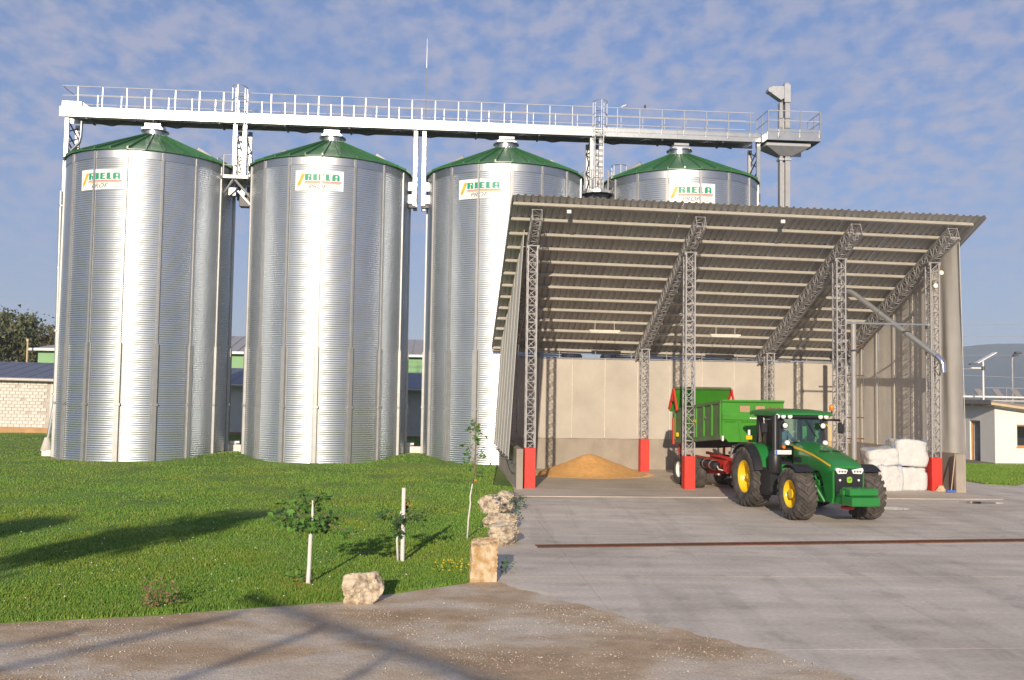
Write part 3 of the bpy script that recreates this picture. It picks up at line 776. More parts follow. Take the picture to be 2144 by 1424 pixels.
# ------------------------------------------------------------------ open storage shed
CU = [0.0, 5.826, 11.522, 15.148]
DB = 7.334
def roof_z(v, u=6.0): return 10.09 - .4406*(v+1.926) + .11 - .0145*u
shed = thing('storage_shed', 'open fronted steel lattice shed with lean-to sheet roof and cloth walls', 'shed', W(0,0,0), TH)
SX, SY = .33, .36
def lattice(p0, p1, sx, sy, pitch, chord=.048, lace=.021, up=(0,1,0), name='column', parent=None, flip=0):
    """box lattice between two points: four chords (the part) and its lacing (a sub-part)"""
    b = MB(); a, c, X, Y = b.frame(p0, p1, up)
    ch = MB(); cs = [X*(i*sx/2)+Y*(j*sy/2) for i, j in ((-1,-1),(1,-1),(1,1),(-1,1))]
    for k in cs: ch.beam(a+k, c+k, chord, chord, up)
    o = ch.build(name, 'frame_grey', parent)
    la = MB(); Ln = (c-a).length; n_ = max(2, round(Ln/pitch)); d = (c-a)/n_
    for f in range(4):
        k0, k1 = cs[f], cs[(f+1)%4]
        for i in range(n_):
            q = a + d*i; la.beam(q+k0, q+k1, lace, lace, up)
            if (i+f+flip) % 2: la.beam(q+k0, q+d+k1, lace, lace, up)
            else: la.beam(q+k1, q+d+k0, lace, lace, up)
        la.beam(c+k0, c+k1, lace, lace, up)
    la.build('lacing', 'frame_grey', o)
    return o
PH = [1.43, 1.19, 1.2, 1.22]
def plinth(u, v, h):
    b = MB().cbox((u, v, h/2+.02), (.40, .44, h), .012)
    return b.build('plinth', 'red_paint', shed)
for i, u in enumerate(CU):
    zt = roof_z(0,u) - .62
    lattice((u,0,PH[i]-.05), (u,0,zt), SX, SY, .31, name='column', parent=shed, flip=i)
    MB().box(u-.24, u+.24, -.22, .22, zt, zt+.03).build('cap_plate', 'frame_grey', shed)
    for sx in (-1,1): MB().prism([(u+sx*.23,zt-.10),(u+sx*.23,zt),(u+sx*.12,zt)],'y',-.20,-.17).build('gusset','frame_grey',shed)
    plinth(u, 0, PH[i])
    zt = roof_z(DB,u) - .62
    lattice((u,DB,1.4), (u,DB,zt), SX, SY, .31, name='column', parent=shed, flip=i+1)
    MB().box(u-.24, u+.24, DB-.22, DB+.22, zt, zt+.03).build('cap_plate', 'frame_grey', shed)
    if i in (1,2): plinth(u, DB, 1.45)
    # rafter
    va, vb = -1.52, 8.55
    n_ = math.sqrt(1+.4406**2)
    off = .13 + .045/2 + .42/2
    lattice((u,va,roof_z(va,u)-off*n_), (u,vb,roof_z(vb,u)-off*n_), SX, .42, .34, name='rafter', parent=shed, up=(0,.4,1), flip=i)
# purlins (C sections) follow the slope
sl_ang = math.atan(.4406)
NPUR = 13
for i in range(NPUR):
    v = -1.58 + i*(10.29/(NPUR-1))
    b = MB(); h = .115; wd = .055; z0 = -.012
    ua, ub = -.86, 15.84
    pts = [(0,0),(wd,0),(wd,-.008),(.008,-.008),(.008,-h+.008),(wd,-h+.008),(wd,-h),(0,-h)]
    vs = []
    for u in (ua, ub):
        zz = roof_z(v,u)
        for (a_, c_) in pts:
            vs.append((u, v + a_*math.cos(sl_ang) + c_*math.sin(sl_ang)*-1*-1, zz - a_*math.sin(sl_ang)*1 + c_*math.cos(sl_ang) + z0))
    k = len(pts)
    b.add(vs, [tuple(range(k)), tuple(range(2*k-1,k-1,-1))] + [(j, j+k, (j+1)%k+k, (j+1)%k) for j in range(k)])
    b.build('purlin', 'purlin', shed)
# trapezoid roof sheets, each 1.003 m wide with four ribs
prof = []
for r_ in range(4):
    x = r_*.25; prof += [(x,0),(x+.125,0),(x+.155,.045),(x+.22,.045)]
prof.append((1.0,0))
va, vb = -1.93, 8.86
b = MB(); vs = []
for (x,z) in prof:
    for v in (va, vb):
        for t in (0.0, .004): vs.append((x*1.003, v, roof_z(v,0)+z+.0+t))
fs = []
for i in range(len(prof)-1):
    a, c = i*4, i*4+4
    fs += [(a,c,c+2,a+2),(a+1,a+3,c+3,c+1),(a,a+1,c+1,c),(a+2,c+2,c+3,a+3)]
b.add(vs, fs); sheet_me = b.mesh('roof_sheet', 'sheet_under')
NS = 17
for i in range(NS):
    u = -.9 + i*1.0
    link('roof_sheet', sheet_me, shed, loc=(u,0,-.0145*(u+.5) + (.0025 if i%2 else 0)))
MB().path([(-.9,8.92,roof_z(8.9,-.9)-.06),(15.95,8.92,roof_z(8.9,15.9)-.06)],.075,10).build('gutter', 'gutter', shed, smooth=True, angle=40)
# left flank trim of the roof
MB().beam((-.915,va,roof_z(va,-.9)+.0),(-.915,vb,roof_z(vb,-.9)),.012,.16).build('verge_trim', 'sheet_under', shed)
MB().beam((16.115,va,roof_z(va,16.1)+.0),(16.115,vb,roof_z(vb,16.1)),.012,.16).build('verge_trim', 'sheet_under', shed)
# concrete dwarf walls
HW = 1.43
MB().cbox((-.40,4.05,HW/2+.0),(.24,9.2,HW),.012).build('dwarf_wall', 'concrete', shed)
MB().cbox((15.86,4.05,HW/2+.0),(.24,9.2,HW),.012).build('dwarf_wall', 'concrete', shed)
MB().cbox((7.73,8.62,HW/2+.002),(16.01,.20,HW),.012).build('dwarf_wall', 'concrete', shed)
MB().cbox((15.80,-.62,HW/2-.02),(.38,.14,HW),.012).build('wall_end', 'concrete', shed)
# cloth walls
def cloth(name, fn, nu, nv, matn):
    return MB().grid(fn, nu, nv).build(name, matn, shed, smooth=True, fix=False)
def wrk(x, y, s): return noise.noise(Vector((x, y, s)))
# back
UB = [-.25 + i*1.50 for i in range(11)] ; UB[-1] = 15.72
for i in range(10):
    u0, u1 = UB[i]+.012, UB[i+1]-.012
    cloth('cloth_panel', lambda p, q, u0=u0, u1=u1, i=i: (u0+(u1-u0)*p, 8.46 + .02*math.sin(p*math.pi)*(1-q*.3) + .03*wrk(p*2.2+i*7, q*1.2, 1)*math.sin(p*math.pi) + .012*wrk(p*5+q*3, q*2+i, 4), 1.40+(4.98-1.40)*q), 14, 22, 'tarp')
    MB().tube((UB[i+1],8.42,1.42),(UB[i+1],8.42,5.0),.024,6).build('seam_pole', 'seam', shed, smooth=True, angle=40)
MB().tube((-.3,8.44,5.02),(15.75,8.44,5.02),.03,8).build('cloth_rail', 'frame_grey', shed)
# a horizontal pole rail under the eaves at the back
for u in np.arange(.5,15.6,1.65): MB().tube((u,8.44,5.02),(u,8.44,roof_z(8.44,u)-.16),.02,6).build('rail_stay', 'frame_grey', shed)
# left flank, seen from outside: narrow hanging strips
ul = -.56
VL = [-.30 + i*1.45 for i in range(7)]
for i in range(6):
    v0, v1 = VL[i]+.01, VL[i+1]-.01
    def fn(p, q, v0=v0, v1=v1, i=i):
        v = v0+(v1-v0)*p; zt = roof_z(v,ul)-.16; z = 1.12+(zt-1.12)*q
        return (-.37-.055*(8.5-z) - .03*math.sin(p*math.pi) + .02*wrk(p*3+i, q*4, 3), v, z)
    cloth('cloth_panel', fn, 10, 24, 'tarp_grey')
    v = VL[i]
    MB().path([(-.385-.055*(8.5-(1.05+(roof_z(v,ul)-.2-1.05)*q)), v, 1.05+(roof_z(v,ul)-.2-1.05)*q) for q in np.linspace(0,1,9)],.011,6).build('seam_pole', 'tarp_grey', shed, smooth=True, angle=40)
    MB().path([(ul-.22,v,1.08),(ul-.20,v,.98),(ul+.02,v,.92)],.02,6).build('tie', 'steel_dark', shed)
MB().path([(ul-.01,v,.55+.35*(v/8.4)-.12*math.sin(v*1.1)) for v in np.linspace(0,8.4,20)],.014,6).build('cable', 'cable', shed)
# right flank, heavier folds
ur = 15.66
VR = [-.72, 1.0, 2.55, 4.1, 5.65, 7.1, 8.42]
for i in range(6):
    v0, v1 = VR[i]+.008, VR[i+1]-.008
    amp = .055 if i == 0 else .012
    def fn(p, q, v0=v0, v1=v1, i=i, amp=amp):
        v = v0+(v1-v0)*p; zt = roof_z(v,ur)-.14; z = 1.40+(zt-1.40)*q
        return (ur + .10 + (.16*(1-q)*(1-p) if i == 0 else 0) + .04 + amp*(.8*math.sin(p*9+i+1.2*q)*(.35+.65*(1-abs(2*q-1)))*(.5+.5*q) + .9*wrk(p*3+i*5, q*1.6, 6)), v, z)
    cloth('cloth_panel', fn, 26, 26, 'tarp_side')
    v = VR[i]
    if i: MB().path([(ur+.06, v, 1.4+(roof_z(v,ur)-.2-1.4)*q) for q in np.linspace(0,1,6)],.012,6).build('seam_pole', 'seam', shed, smooth=True, angle=40)
MB().path([(ur+.14+.16*(1-q),-.74,1.4+(roof_z(-.7,ur)-.2-1.4)*q) for q in np.linspace(0,1,8)],.012,6).build('edge_rope', 'tarp_grey', shed, smooth=True)

# strip lamps and flood lamps under the roof
for u, lab in ((3.78,'left bay'),(9.10,'middle bay')):
    v = 6.05; z = roof_z(v,u)-.50
    p = W(u,v,z); t = thing('strip_lamp', 'pale fluorescent strip lamp hung under the roof of the '+lab, 'lamp', p, TH, 'strip lamps under the shed roof')
    MB().cbox((0,0,0),(1.35,.12,.09),.015).build('housing', 'seam', t)
    MB().tube((-.6,-.03,-.06),(.6,-.03,-.06),.02,8).build('tube', 'plate_white', t, smooth=True, angle=40)
    for x in (-.42,.42): MB().tube((x,0,.04),(x,0,.36),.012,6).build('hanger', 'seam', t)
for u, v, dz, lab, col in ((1.12,-1.45,-.20,'small square flood lamp under the roof edge near the left column','seam'),(8.82,-1.45,-.20,'small square flood lamp under the roof edge near the middle','seam')):
    t = thing('flood_lamp', lab, 'lamp', W(u,v,roof_z(v,u)+dz), TH, 'flood lamps on the shed')
    MB().cbox((0,0,0),(.16,.09,.13),.012).build('housing', col, t); MB().box(-.06,.06,-.052,-.047,-.05,.05).build('glass', 'lens', t)
    MB().box(-.012,.012,-.01,.01,.06,.14).build('bracket', 'steel_dark', t)
for u, v, z, lab in ((15.50,-.02,8.18,'upper yellow lamp clamped to the rightmost front column'),(15.13,-.27,7.65,'lower yellow and white lamp on the rightmost front column')):
    t = thing('work_lamp', lab, 'lamp', W(u,v,z), TH, 'yellow lamps on the rightmost column')
    MB().lathe([(.0,-.02),(.09,-.01),(.10,.06),(.05,.12),(0,.13)],14,'y').build('housing','jd_yellow',t,smooth=True,angle=50)
    MB().lathe([(.0,-.03),(.08,-.025),(.085,-.015)],14,'y').build('glass','lens',t); MB().beam((0,.05,0),(-.12,.08,.02),.02,.03).build('bracket','steel_dark',t)

# slanting grain spout, its elbow and the upright pipe behind
sp = thing('grain_spout', 'slanting galvanised grain pipe ending in a bright elbow before the rightmost column', 'pipe', W(0,0,0), TH)
MB().path([(12.98,3.4,8.05),(13.08,3.0,7.86),(13.35,2.7,7.62),(15.12,-.30,5.02)],.105,14).build('pipe', 'pipe_steel', sp, smooth=True, angle=50)
MB().path([(15.12,-.30,5.02),(15.22,-.42,4.86),(15.26,-.46,4.70),(15.27,-.47,4.40)],.118,14).build('elbow', 'chrome', sp, smooth=True, angle=50)
for q in (.33,.66):
    p0 = Vector((13.35,2.7,7.62)); p1 = Vector((15.12,-.30,5.02)); d_ = (p1-p0).normalized(); c_ = p0.lerp(p1,q)
    MB().tube(c_-d_*.03, c_+d_*.03, .122, 14).build('joint_ring', 'steel', sp, smooth=True, angle=40)
rod_ = thing('tie_bar', 'pale horizontal bar between the two right front columns', 'bar', W(13.33,-.05,6.2), TH)
MB().beam((-1.63,0,0),(1.63,0,0),.06,.06).build('bar','steel_white',rod_)
for x in (-1.62,1.62): MB().box(x-.05,x+.05,-.09,.03,-.07,.07).build('clamp','steel',rod_)
up = thing('upright_pipe', 'vertical galvanised pipe with clamps standing in the right bay', 'pipe', W(13.45,3.0,0), TH)
MB().tube((0,0,.02),(0,0,6.5),.11,14).build('pipe','frame_grey',up,smooth=True,angle=40)
for z in (1.75,2.6,4.3,5.5): MB().box(-.3,.42,-.03,.03,z,z+.05).build('clamp','rust',up)

# grain heap
rs = np.random.RandomState(3)
mb = MB(); n1_, n2_ = 96, 40; vs = [(0,0,.85)]
for i in range(1,n2_+1):
    t = i/n2_
    for j in range(n1_):
        a = 2*math.pi*j/n1_
        rx = 2.42*(1+.05*math.sin(2*a+1)+.03*math.sin(5*a)); ry = 1.85*(1+.06*math.sin(3*a))
        h = .85*(.72*math.exp(-(t/.50)**2)+.28*(1-t))-.0112*t * (1-.18*math.sin(a*2+.6)*t) + .10*math.exp(-((t-.6)/.22)**2)*(.6+.4*math.sin(3*a+.5))
        h += .02*noise.noise(Vector((t*4*math.cos(a), t*4*math.sin(a), 2)))*(1-t)
        vs.append((t*rx*math.cos(a)+.12*t*math.sin(3*a)*.3, t*ry*math.sin(a), max(0,h) if i<n2_ else -.005))
fs = [(0,1+j,1+(j+1)%n1_) for j in range(n1_)]
for i in range(n2_-1):
    for j in range(n1_): fs.append((1+i*n1_+j, 1+(i+1)*n1_+j, 1+(i+1)*n1_+(j+1)%n1_, 1+i*n1_+(j+1)%n1_))
hp = mb.add(vs, fs).build('grain_heap', 'grain', None, smooth=True, loc=W(3.15,5.75,.022), rot=(0,0,TH))
tag(hp, 'golden brown heap of loose grain on the shed floor before the back wall', 'grain heap')
# scattered kernels round the foot of the heap
vs = []; fs = []
for i in range(2600):
    a = rs.uniform(0,2*math.pi); q = 1 + abs(rs.normal(0,.07)); x = 2.42*q*math.cos(a); y = 1.85*q*math.sin(a)-.02; s = rs.uniform(.006,.012); b0 = len(vs)
    t = rs.uniform(0,math.pi); dx_, dy_ = math.cos(t)*s*1.5, math.sin(t)*s*1.5
    vs += [(x-dx_,y-dy_,0),(x+dy_*.5,y-dx_*.5,0),(x+dx_,y+dy_,0),(x-dy_*.5,y+dx_*.5,0),(x,y,s)]
    fs += [(b0,b0+1,b0+4),(b0+1,b0+2,b0+4),(b0+2,b0+3,b0+4),(b0+3,b0,b0+4)]
k_ = MB().add(vs,fs).build('spilled_grain','grain',None,fix=False,loc=W(3.15,5.75,.023),rot=(0,0,TH)); tag(k_,'loose kernels scattered round the grain heap',None,kind='stuff')

# big white bags
def bag(name, label, loc, sx, sy, h, seed, rz=0.0, open_top=False):
    t = thing(name, label, 'bag', loc, rz, 'big white bulk bags in the right bay')
    mb = MB(); nu, nv = 48, 26; vs = []
    for j in range(nv+1):
        q = j/nv
        for i in range(nu):
            a = 2*math.pi*i/nu; e = 9.0 if q < .8 else 5
            c, s = math.cos(a), math.sin(a); rr = (abs(c)**e + abs(s)**e)**(-1/e)
            bul = 1 + .035*math.sin(q*math.pi) - .06*max(0,(.06-q)/.06)**2
            top = 1.0 - (max(0,q-.93)/.07)**2*(.14) + .03*max(0,q-.6)
            nn = noise.noise(Vector((c*1.6, s*1.6, q*2.2+seed*7)))*.07 + noise.noise(Vector((c*5, s*5, q*5+seed*3)))*.03 + abs(noise.noise(Vector((c*3.5, s*3.5, q*2.5+seed*5))))*.06 + .045*math.sin(a*14+seed*2)*max(0,q-.55) + .02*math.sin(q*9+seed)*math.sin(a*3)
            z = h*q + (.06*h*noise.noise(Vector((c*1.8,s*1.8,seed+4))) if q > .8 else 0)
            vs.append((sx/2*rr*c*(bul*top+nn), sy/2*rr*s*(bul*top+nn), z))
    fs = [(j*nu+i, j*nu+(i+1)%nu, (j+1)*nu+(i+1)%nu, (j+1)*nu+i) for j in range(nv) for i in range(nu)]
    vs.append((0,0,h*.97)); n_ = len(vs)-1
    fs += [(nv*nu+i, nv*nu+(i+1)%nu, n_) for i in range(nu)] + [tuple(range(nu-1,-1,-1))]
    mb.add(vs,fs).build('bag_body','bag_white',t,smooth=True)
    for sx_ in (-1,1):
        for sy_ in (-1,1):
            x, y = sx_*sx*.40, sy_*sy*.40
            MB().path([(x,y+.02,h*.80),(x*1.02,y*1.03,h*.95),(x*.95+.05*sx_,y*1.02,h+.07+.03*rnd.random()),(x*.8,y*1.0,h+.04),(x*.72,y*.96,h*.93)],.010,6).build('loop','strap_blue' if (sx_*sy_+seed)%2 < 1.2 else 'bag_white',t,smooth=True)
    b2 = MB()
    b2.grid(lambda p,q: (sx*(.1+.45*p), -sy*.30+sy*.55*q, h*(.985+.05*noise.noise(Vector((p*3,q*3,seed+9)))+.05*math.sin(p*5)*(1-p)) - .10*h*p*p), 10, 8)
    b2.build('top_flap','bag_white',t,smooth=True,fix=False)
    return t
def bW(u,v,z): return W(u,v,z)
gb = [('lower right bulk bag standing on the floor beside the red plinth', 14.20,.35,.022,1.15,1.1,.86,1,.05), ('upper right bulk bag stacked highest, with blue loops', 14.22,.36,.90,1.18,1.1,.98,2,-.04),
      ('lower left bulk bag half hidden by the tractor wheel', 13.25,.0,.022,.92,.95,.92,3,.12), ('upper left bulk bag slumped flat over the lower one', 13.17,.25,.95,1.1,1.0,.62,4,-.08)]
for (lab,u,v,z,sx,sy,h,sd,rz),tl in zip(gb,((0,0),(-.03,.06),(0,0),(.05,-.10))):
    t_ = bag('bulk_bag', lab, W(u,v,z), sx, sy, h, sd, TH+rz); t_.rotation_euler = (tl[0],tl[1],TH+rz)

# broom and rag by the right plinth
br_ = thing('broom', 'wooden handled broom leaning on the dwarf wall at the right end', 'broom', W(15.42,-.62,.022), TH)
MB().path([(.0,-.06,.08),(.20,.0,1.42)],.016,8).build('handle','wood_pale',br_,smooth=True,angle=50)
MB().cbox((-.02,-.07,.05),(.36,.09,.07),.01).build('head','plate_blue',br_); MB().cbox((-.02,-.07,.008),(.34,.07,.03),.004).build('bristles','steel_dark',br_)
rag = MB()
rag.grid(lambda p,q: (.42*(p-.5)+.05*math.sin(q*7), .34*(q-.5)+.04*math.cos(p*6), max(.004,.20*math.exp(-((p-.5)**2+(q-.5)**2)*11)*(1+.7*noise.noise(Vector((p*6,q*6,2)))) + .03*noise.noise(Vector((p*9,q*9,5))))),22,20)
tag(rag.build('rag','wood_pale',None,smooth=True,fix=False,loc=W(15.17,-.45,.022)), 'crumpled beige cloth lying at the foot of the right red plinth', 'cloth')
# ------------------------------------------------------------------ tyres
def tyre_mesh(R, w, rim, lugs, lh, name='wheel', chev=.30, block=.5):
    mb = MB(); h = w/2; rb = R-lh
    prof = [(rim,-h*.78),(rim+.03,-h*.88),(rim+(rb-rim)*.5,-h*1.0),(rb-.07,-h*.97),(rb-.015,-h*.82),(rb,-h*.45),(rb+.004,0),(rb,h*.45),(rb-.015,h*.82),(rb-.07,h*.97),(rim+(rb-rim)*.5,h*1.0),(rim+.03,h*.88),(rim,h*.78)]
    mb.lathe(prof, 72, 'x')
    def P(x, r, a): return (x, r*math.cos(a), r*math.sin(a))
    for i in range(lugs):
        for sd in (-1,1):
            a0 = 2*math.pi*(i + (.5 if sd > 0 else 0))/lugs; th = 2*math.pi/lugs*block*.5
            st = []
            for s, rr, rl in ((-.06,R,rb-.02),(.35,R,rb-.02),(.72,R-.008,rb-.03),(1.0,R-.03,rb-.06),(1.04,rb-.09,rb-.12)):
                a = a0 - chev*max(0,s)**.9*(R/ R); k = th*(.8+.35*max(0,s))
                st.append([P(sd*h*s, rl, a-k*1.15), P(sd*h*s, rr, a-k*.8), P(sd*h*s, rr, a+k*.8), P(sd*h*s, rl, a+k*1.15)])
            vs = [p for q in st for p in q]; fs = []
            for j in range(len(st)-1):
                for c in range(3): fs.append((j*4+c, j*4+c+1, j*4+c+5, j*4+c+4))
            fs += [(0,1,2,3)[::-1], tuple(range(len(vs)-4, len(vs)))]
            mb.add(vs, fs)
    return mb.mesh(name, 'rubber', smooth=True, angle=35)
def rim_mesh(rim, w, dish, mname, sd):
    h = w/2; s = sd
    pr = [(0,s*(h*.30)),(.13,s*(h*.30)),(.15,s*(h*.12)),(rim*.45,s*(h*.06)),(rim*.50,s*(h*.16)),(rim*.62,s*(h*.10)),(rim*.80,s*(-h*.05)*dish),(rim*.90,s*h*.55),(rim*.985,s*h*.76),(rim*1.02,s*h*.80),(rim*1.02,s*h*.66),(rim*.93,s*h*.3),(rim*.93,-s*h*.75)]
    return MB().lathe(pr, 48, 'x').mesh('rim', mname, smooth=True, angle=40)

# ------------------------------------------------------------------ tractor
TRZ = math.atan2(.154,.988)
trac = thing('tractor', 'green farm tractor with yellow wheel rims parked before the shed', 'tractor', (8.54,29.34,0), TRZ)
rear_me = tyre_mesh(.93,.62,.50,22,.055,chev=.36); front_me = tyre_mesh(.72,.56,.385,20,.045,chev=.38)
for sx in (-1,1):
    wv = link('wheel', rear_me, trac, loc=(sx*1.03,0,.93), rot=(R_(9*sx),0,0) if sx>0 else None, scale=(sx,1,1) if False else None)
    rm = link('rim', rim_mesh(.50,.62,1,'jd_yellow',sx), wv)
    hb = MB()
    for i in range(8):
        a = i*math.pi/4; hb.tube((sx*.03,.17*math.cos(a),.17*math.sin(a)),(sx*.10,.17*math.cos(a),.17*math.sin(a)),.02,6)
    hb.tube((sx*.02,0,0),(sx*.16,0,0),.09,16).build('hub','jd_yellow',wv,smooth=True,angle=40)
    wv = link('wheel', front_me, trac, loc=(sx*1.01,-3.05,.72), rot=(R_(14),0,R_(0)))
    link('rim', rim_mesh(.385,.56,1,'jd_yellow',sx), wv)
    MB().tube((sx*.0,0,0),(sx*.20,0,0),.13,18).build('hub','jd_yellow',wv,smooth=True,angle=40)
def bx(name, x0,x1,b0,b1,z0,z1, m_, bev=.02, parent=None):
    return MB().cbox(((x0+x1)/2,-(b0+b1)/2,(z0+z1)/2),(x1-x0,b1-b0,z1-z0),bev).build(name,m_,parent or trac)
# chassis and driveline
bx('rear_axle',-.80,.80,-.22,.22,.72,1.14,'jd_green',.06)
bx('transmission',-.34,.34,-.45,1.7,.62,1.35,'black_plastic',.05)
bx('frame_rail',-.36,-.26,1.4,4.05,.66,.95,'jd_green',.02); bx('frame_rail',.26,.36,1.4,4.05,.66,.95,'jd_green',.02)
bx('engine_block',-.30,.30,1.7,3.45,.80,1.62,'black_matt',.04)
bx('front_axle',-.78,.78,2.88,3.22,.52,.80,'jd_green',.05)
for sx in (-1,1):
    bx('axle_knuckle',min(sx*.62,sx*.80),max(sx*.62,sx*.80),2.86,3.24,.44,.98,'jd_green',.04)
    MB().tube((sx*.28,-2.75,.62),(sx*.70,-2.72,.66),.035,10).build('steering_ram','chrome',trac,smooth=True,angle=40)
    MB().tube((sx*.42,-3.5,.55),(sx*.60,-3.3,.98),.05,10).build('axle_strut','jd_green',trac,smooth=True,angle=40)
bx('oil_pan',-.28,.28,1.7,3.2,.50,.80,'black_plastic',.06)
eng = MB()
for i in range(7):
    p = Vector((-.30,-(2.1+.2*i),.95+.05*(i%3))); eng.tube(p, p+Vector((-.09,.02,.22+.05*(i%2))), .03, 8)
eng.cbox((-.34,-2.45,1.15),(.16,.3,.3),.03).cbox((-.33,-3.0,1.02),(.14,.25,.18),.03).tube((-.33,-2.2,1.32),(-.33,-3.1,1.22),.035,8)
eng.build('engine_fittings','jd_green',trac,smooth=True,angle=40)
bx('front_hitch',-.36,.36,3.7,4.32,.55,.86,'jd_green',.03)
# hood
def hood_sec(b, w_, zt, zs, zb):
    pts = [(-w_,zb),(-w_,zs-.10),(-w_*.985,zs),(-w_*.90,zs+(zt-zs)*.55),(-w_*.62,zt-.035),(-w_*.3,zt-.008),(0,zt)]
    pts += [(-x,z) for x,z in pts[-2::-1]]; return [(x,-b,z) for x,z in pts]
secs = [hood_sec(*q) for q in ((1.62,.42,2.11,1.93,1.42),(1.70,.435,2.13,1.94,1.40),(2.3,.455,2.07,1.88,1.38),(2.9,.465,1.96,1.79,1.40),(3.4,.465,1.83,1.68,1.36),(3.75,.455,1.72,1.60,1.34),(3.95,.425,1.63,1.555,1.40),(4.03,.375,1.575,1.52,1.44))]
mb = MB(); k = len(secs[0]); mb.add([p for s in secs for p in s], [(i*k+j,(i+1)*k+j,(i+1)*k+j+1,i*k+j+1) for i in range(len(secs)-1) for j in range(k-1)] + [tuple(range(k)), tuple(range(len(secs)*k-1,(len(secs)-1)*k-1,-1))])
hood = mb.build('hood','jd_green',trac,smooth=True,angle=38)
for sx in (-1,1):
    # yellow sweep along the hood side
    b = MB(); L1 = [(1.66,1.985,.075),(2.3,1.915,.065),(2.9,1.825,.055),(3.4,1.715,.05),(3.9,1.58,.05)]; ws = [.433,.456,.467,.468,.440]
    vs = []
    for (bb,z,h_),w_ in zip(L1,ws): vs += [(sx*(w_+.012),-bb,z-h_),(sx*(w_*.975+.014),-bb,z)]
    b.add(vs,[(2*i,2*i+2,2*i+3,2*i+1) for i in range(4)]); b.build('side_stripe','jd_yellow',hood)
    # side panel curling down in front of the wheel, leaving the arch open
    pl = [(-1.62,1.42),(-1.62,1.05),(-2.05,1.02),(-2.30,1.30),(-2.55,1.42),(-2.95,1.44),(-3.25,1.36),(-3.45,1.16),(-3.56,.85),(-3.66,.60),(-3.95,.55),(-4.02,.75),(-4.02,1.42),(-3.4,1.38)]
    MB().prism(pl,'x',sx*.40,sx*.455).build('side_panel','jd_green',hood)
    bx('panel_slot',min(sx*.456,sx*.47),max(sx*.456,sx*.47),1.75,2.2,1.52,1.68,'black_matt',.004,hood)
MB().prism([(-.37,1.50),(.37,1.50),(.40,1.36),(.385,.78),(.30,.66),(-.30,.66),(-.385,.78),(-.40,1.36)],'y',-4.06,-3.8).build('grille','black_plastic',hood)
for i in range(9): MB().box(-.37,.37,-4.068,-4.058,.74+i*.07,.752+i*.07).build('grille_bar','black_matt',hood)
for sx in (-1,1):
    MB().prism([(sx*.06,1.47),(sx*.37,1.52),(sx*.40,1.46),(sx*.34,1.36),(sx*.10,1.37)],'y',-4.10,-4.02).build('headlight','lens',hood)
    for q in (.14,.22,.30): MB().tube((sx*q,-4.085,1.425),(sx*q,-4.108,1.425),.033,12).build('lamp_reflector','chrome',hood)
    MB().tube((sx*.27,-4.06,1.19),(sx*.27,-4.08,1.19),.03,10).build('marker_lamp','lens',hood)
em = MB(); pts = [(.075*math.copysign(abs(math.cos(a))**.6,math.cos(a)), 1.20+.082*math.copysign(abs(math.sin(a))**.6,math.sin(a))) for a in np.linspace(0,2*math.pi,24,endpoint=False)]
mat('emblem_green',(.26,.50,.03),.4,0,var=.05); mat('emblem_dark',(.06,.20,.01),.4,0,var=.05)
em.prism([(x,z) for x,z in pts],'y',-4.084,-4.068).build('emblem','emblem_green',hood)
MB().prism([(-.05,1.215),(-.02,1.205),(.02,1.225),(.045,1.25),(.055,1.245),(.04,1.225),(.05,1.20),(.03,1.205),(.02,1.185),(-.005,1.185),(-.02,1.165),(-.03,1.17),(-.025,1.19),(-.05,1.20)],'y',-4.087,-4.0845).build('emblem_figure','emblem_dark',hood)
bx('hood_vent',-.34,-.04,3.05,3.12,1.905,1.925,'black_matt',.004,hood); bx('hood_vent',.04,.34,3.05,3.12,1.905,1.925,'black_matt',.004,hood)
# front weight
wt = bx('front_weight',-.40,.40,4.38,4.95,.58,.82,'jd_green',.03); bx('weight_top',-.40,.40,4.36,4.86,.83,1.04,'jd_green',.04,wt); bx('weight_lug',-.47,-.401,4.40,4.60,.84,.98,'jd_green',.015,wt)
bx('weight_carrier',-.22,.22,4.05,4.37,.60,.95,'jd_green',.03,wt); bx('tow_pin_guard',-.20,.05,3.95,4.25,.42,.50,'red_paint',.02)
# cab
cab = bx('cab_base',-.74,.74,-.30,1.35,1.18,1.52,'black_plastic',.05)
bx('cab_step_panel',-.80,-.30,1.36,1.62,1.10,1.42,'jd_green',.03,cab)
def pil(p0,p1,wd): MB().beam(p0,p1,wd,wd*1.2).build('pillar','black_plastic',cab)
for sx in (-1,1):
    pil((sx*.72,-1.34,1.45),(sx*.66,-1.22,2.84),.085); pil((sx*.76,-.35,1.45),(sx*.72,-.38,2.84),.07); pil((sx*.70,.32,1.6),(sx*.68,.28,2.84),.08)
MB().beam((-.66,-1.24,2.80),(.66,-1.24,2.80),.10,.10).build('header','black_plastic',cab); MB().beam((-.7,.28,2.80),(.7,.28,2.80),.08,.08).build('header','black_plastic',cab)
def pane(ps, name='glass'): 
    b = MB(); n_ = (Vector(ps[1])-Vector(ps[0])).cross(Vector(ps[2])-Vector(ps[0])).normalized()*.006
    b.add([Vector(p) for p in ps]+[Vector(p)+n_ for p in ps],[(0,1,2,3),(7,6,5,4),(0,4,5,1),(1,5,6,2),(2,6,7,3),(3,7,4,0)]); b.build(name,'cab_glass',cab)
pane([(-.68,-1.36,1.50),(.68,-1.36,1.50),(.62,-1.25,2.76),(-.62,-1.25,2.76)],'windscreen')
for sx in (-1,1):
    pane([(sx*.745,-1.30,1.48),(sx*.765,-.38,1.48),(sx*.72,-.40,2.78),(sx*.685,-1.20,2.78)],'side_glass'); pane([(sx*.765,-.32,1.7),(sx*.715,.28,1.8),(sx*.695,.26,2.78),(sx*.72,-.34,2.78)],'side_glass')
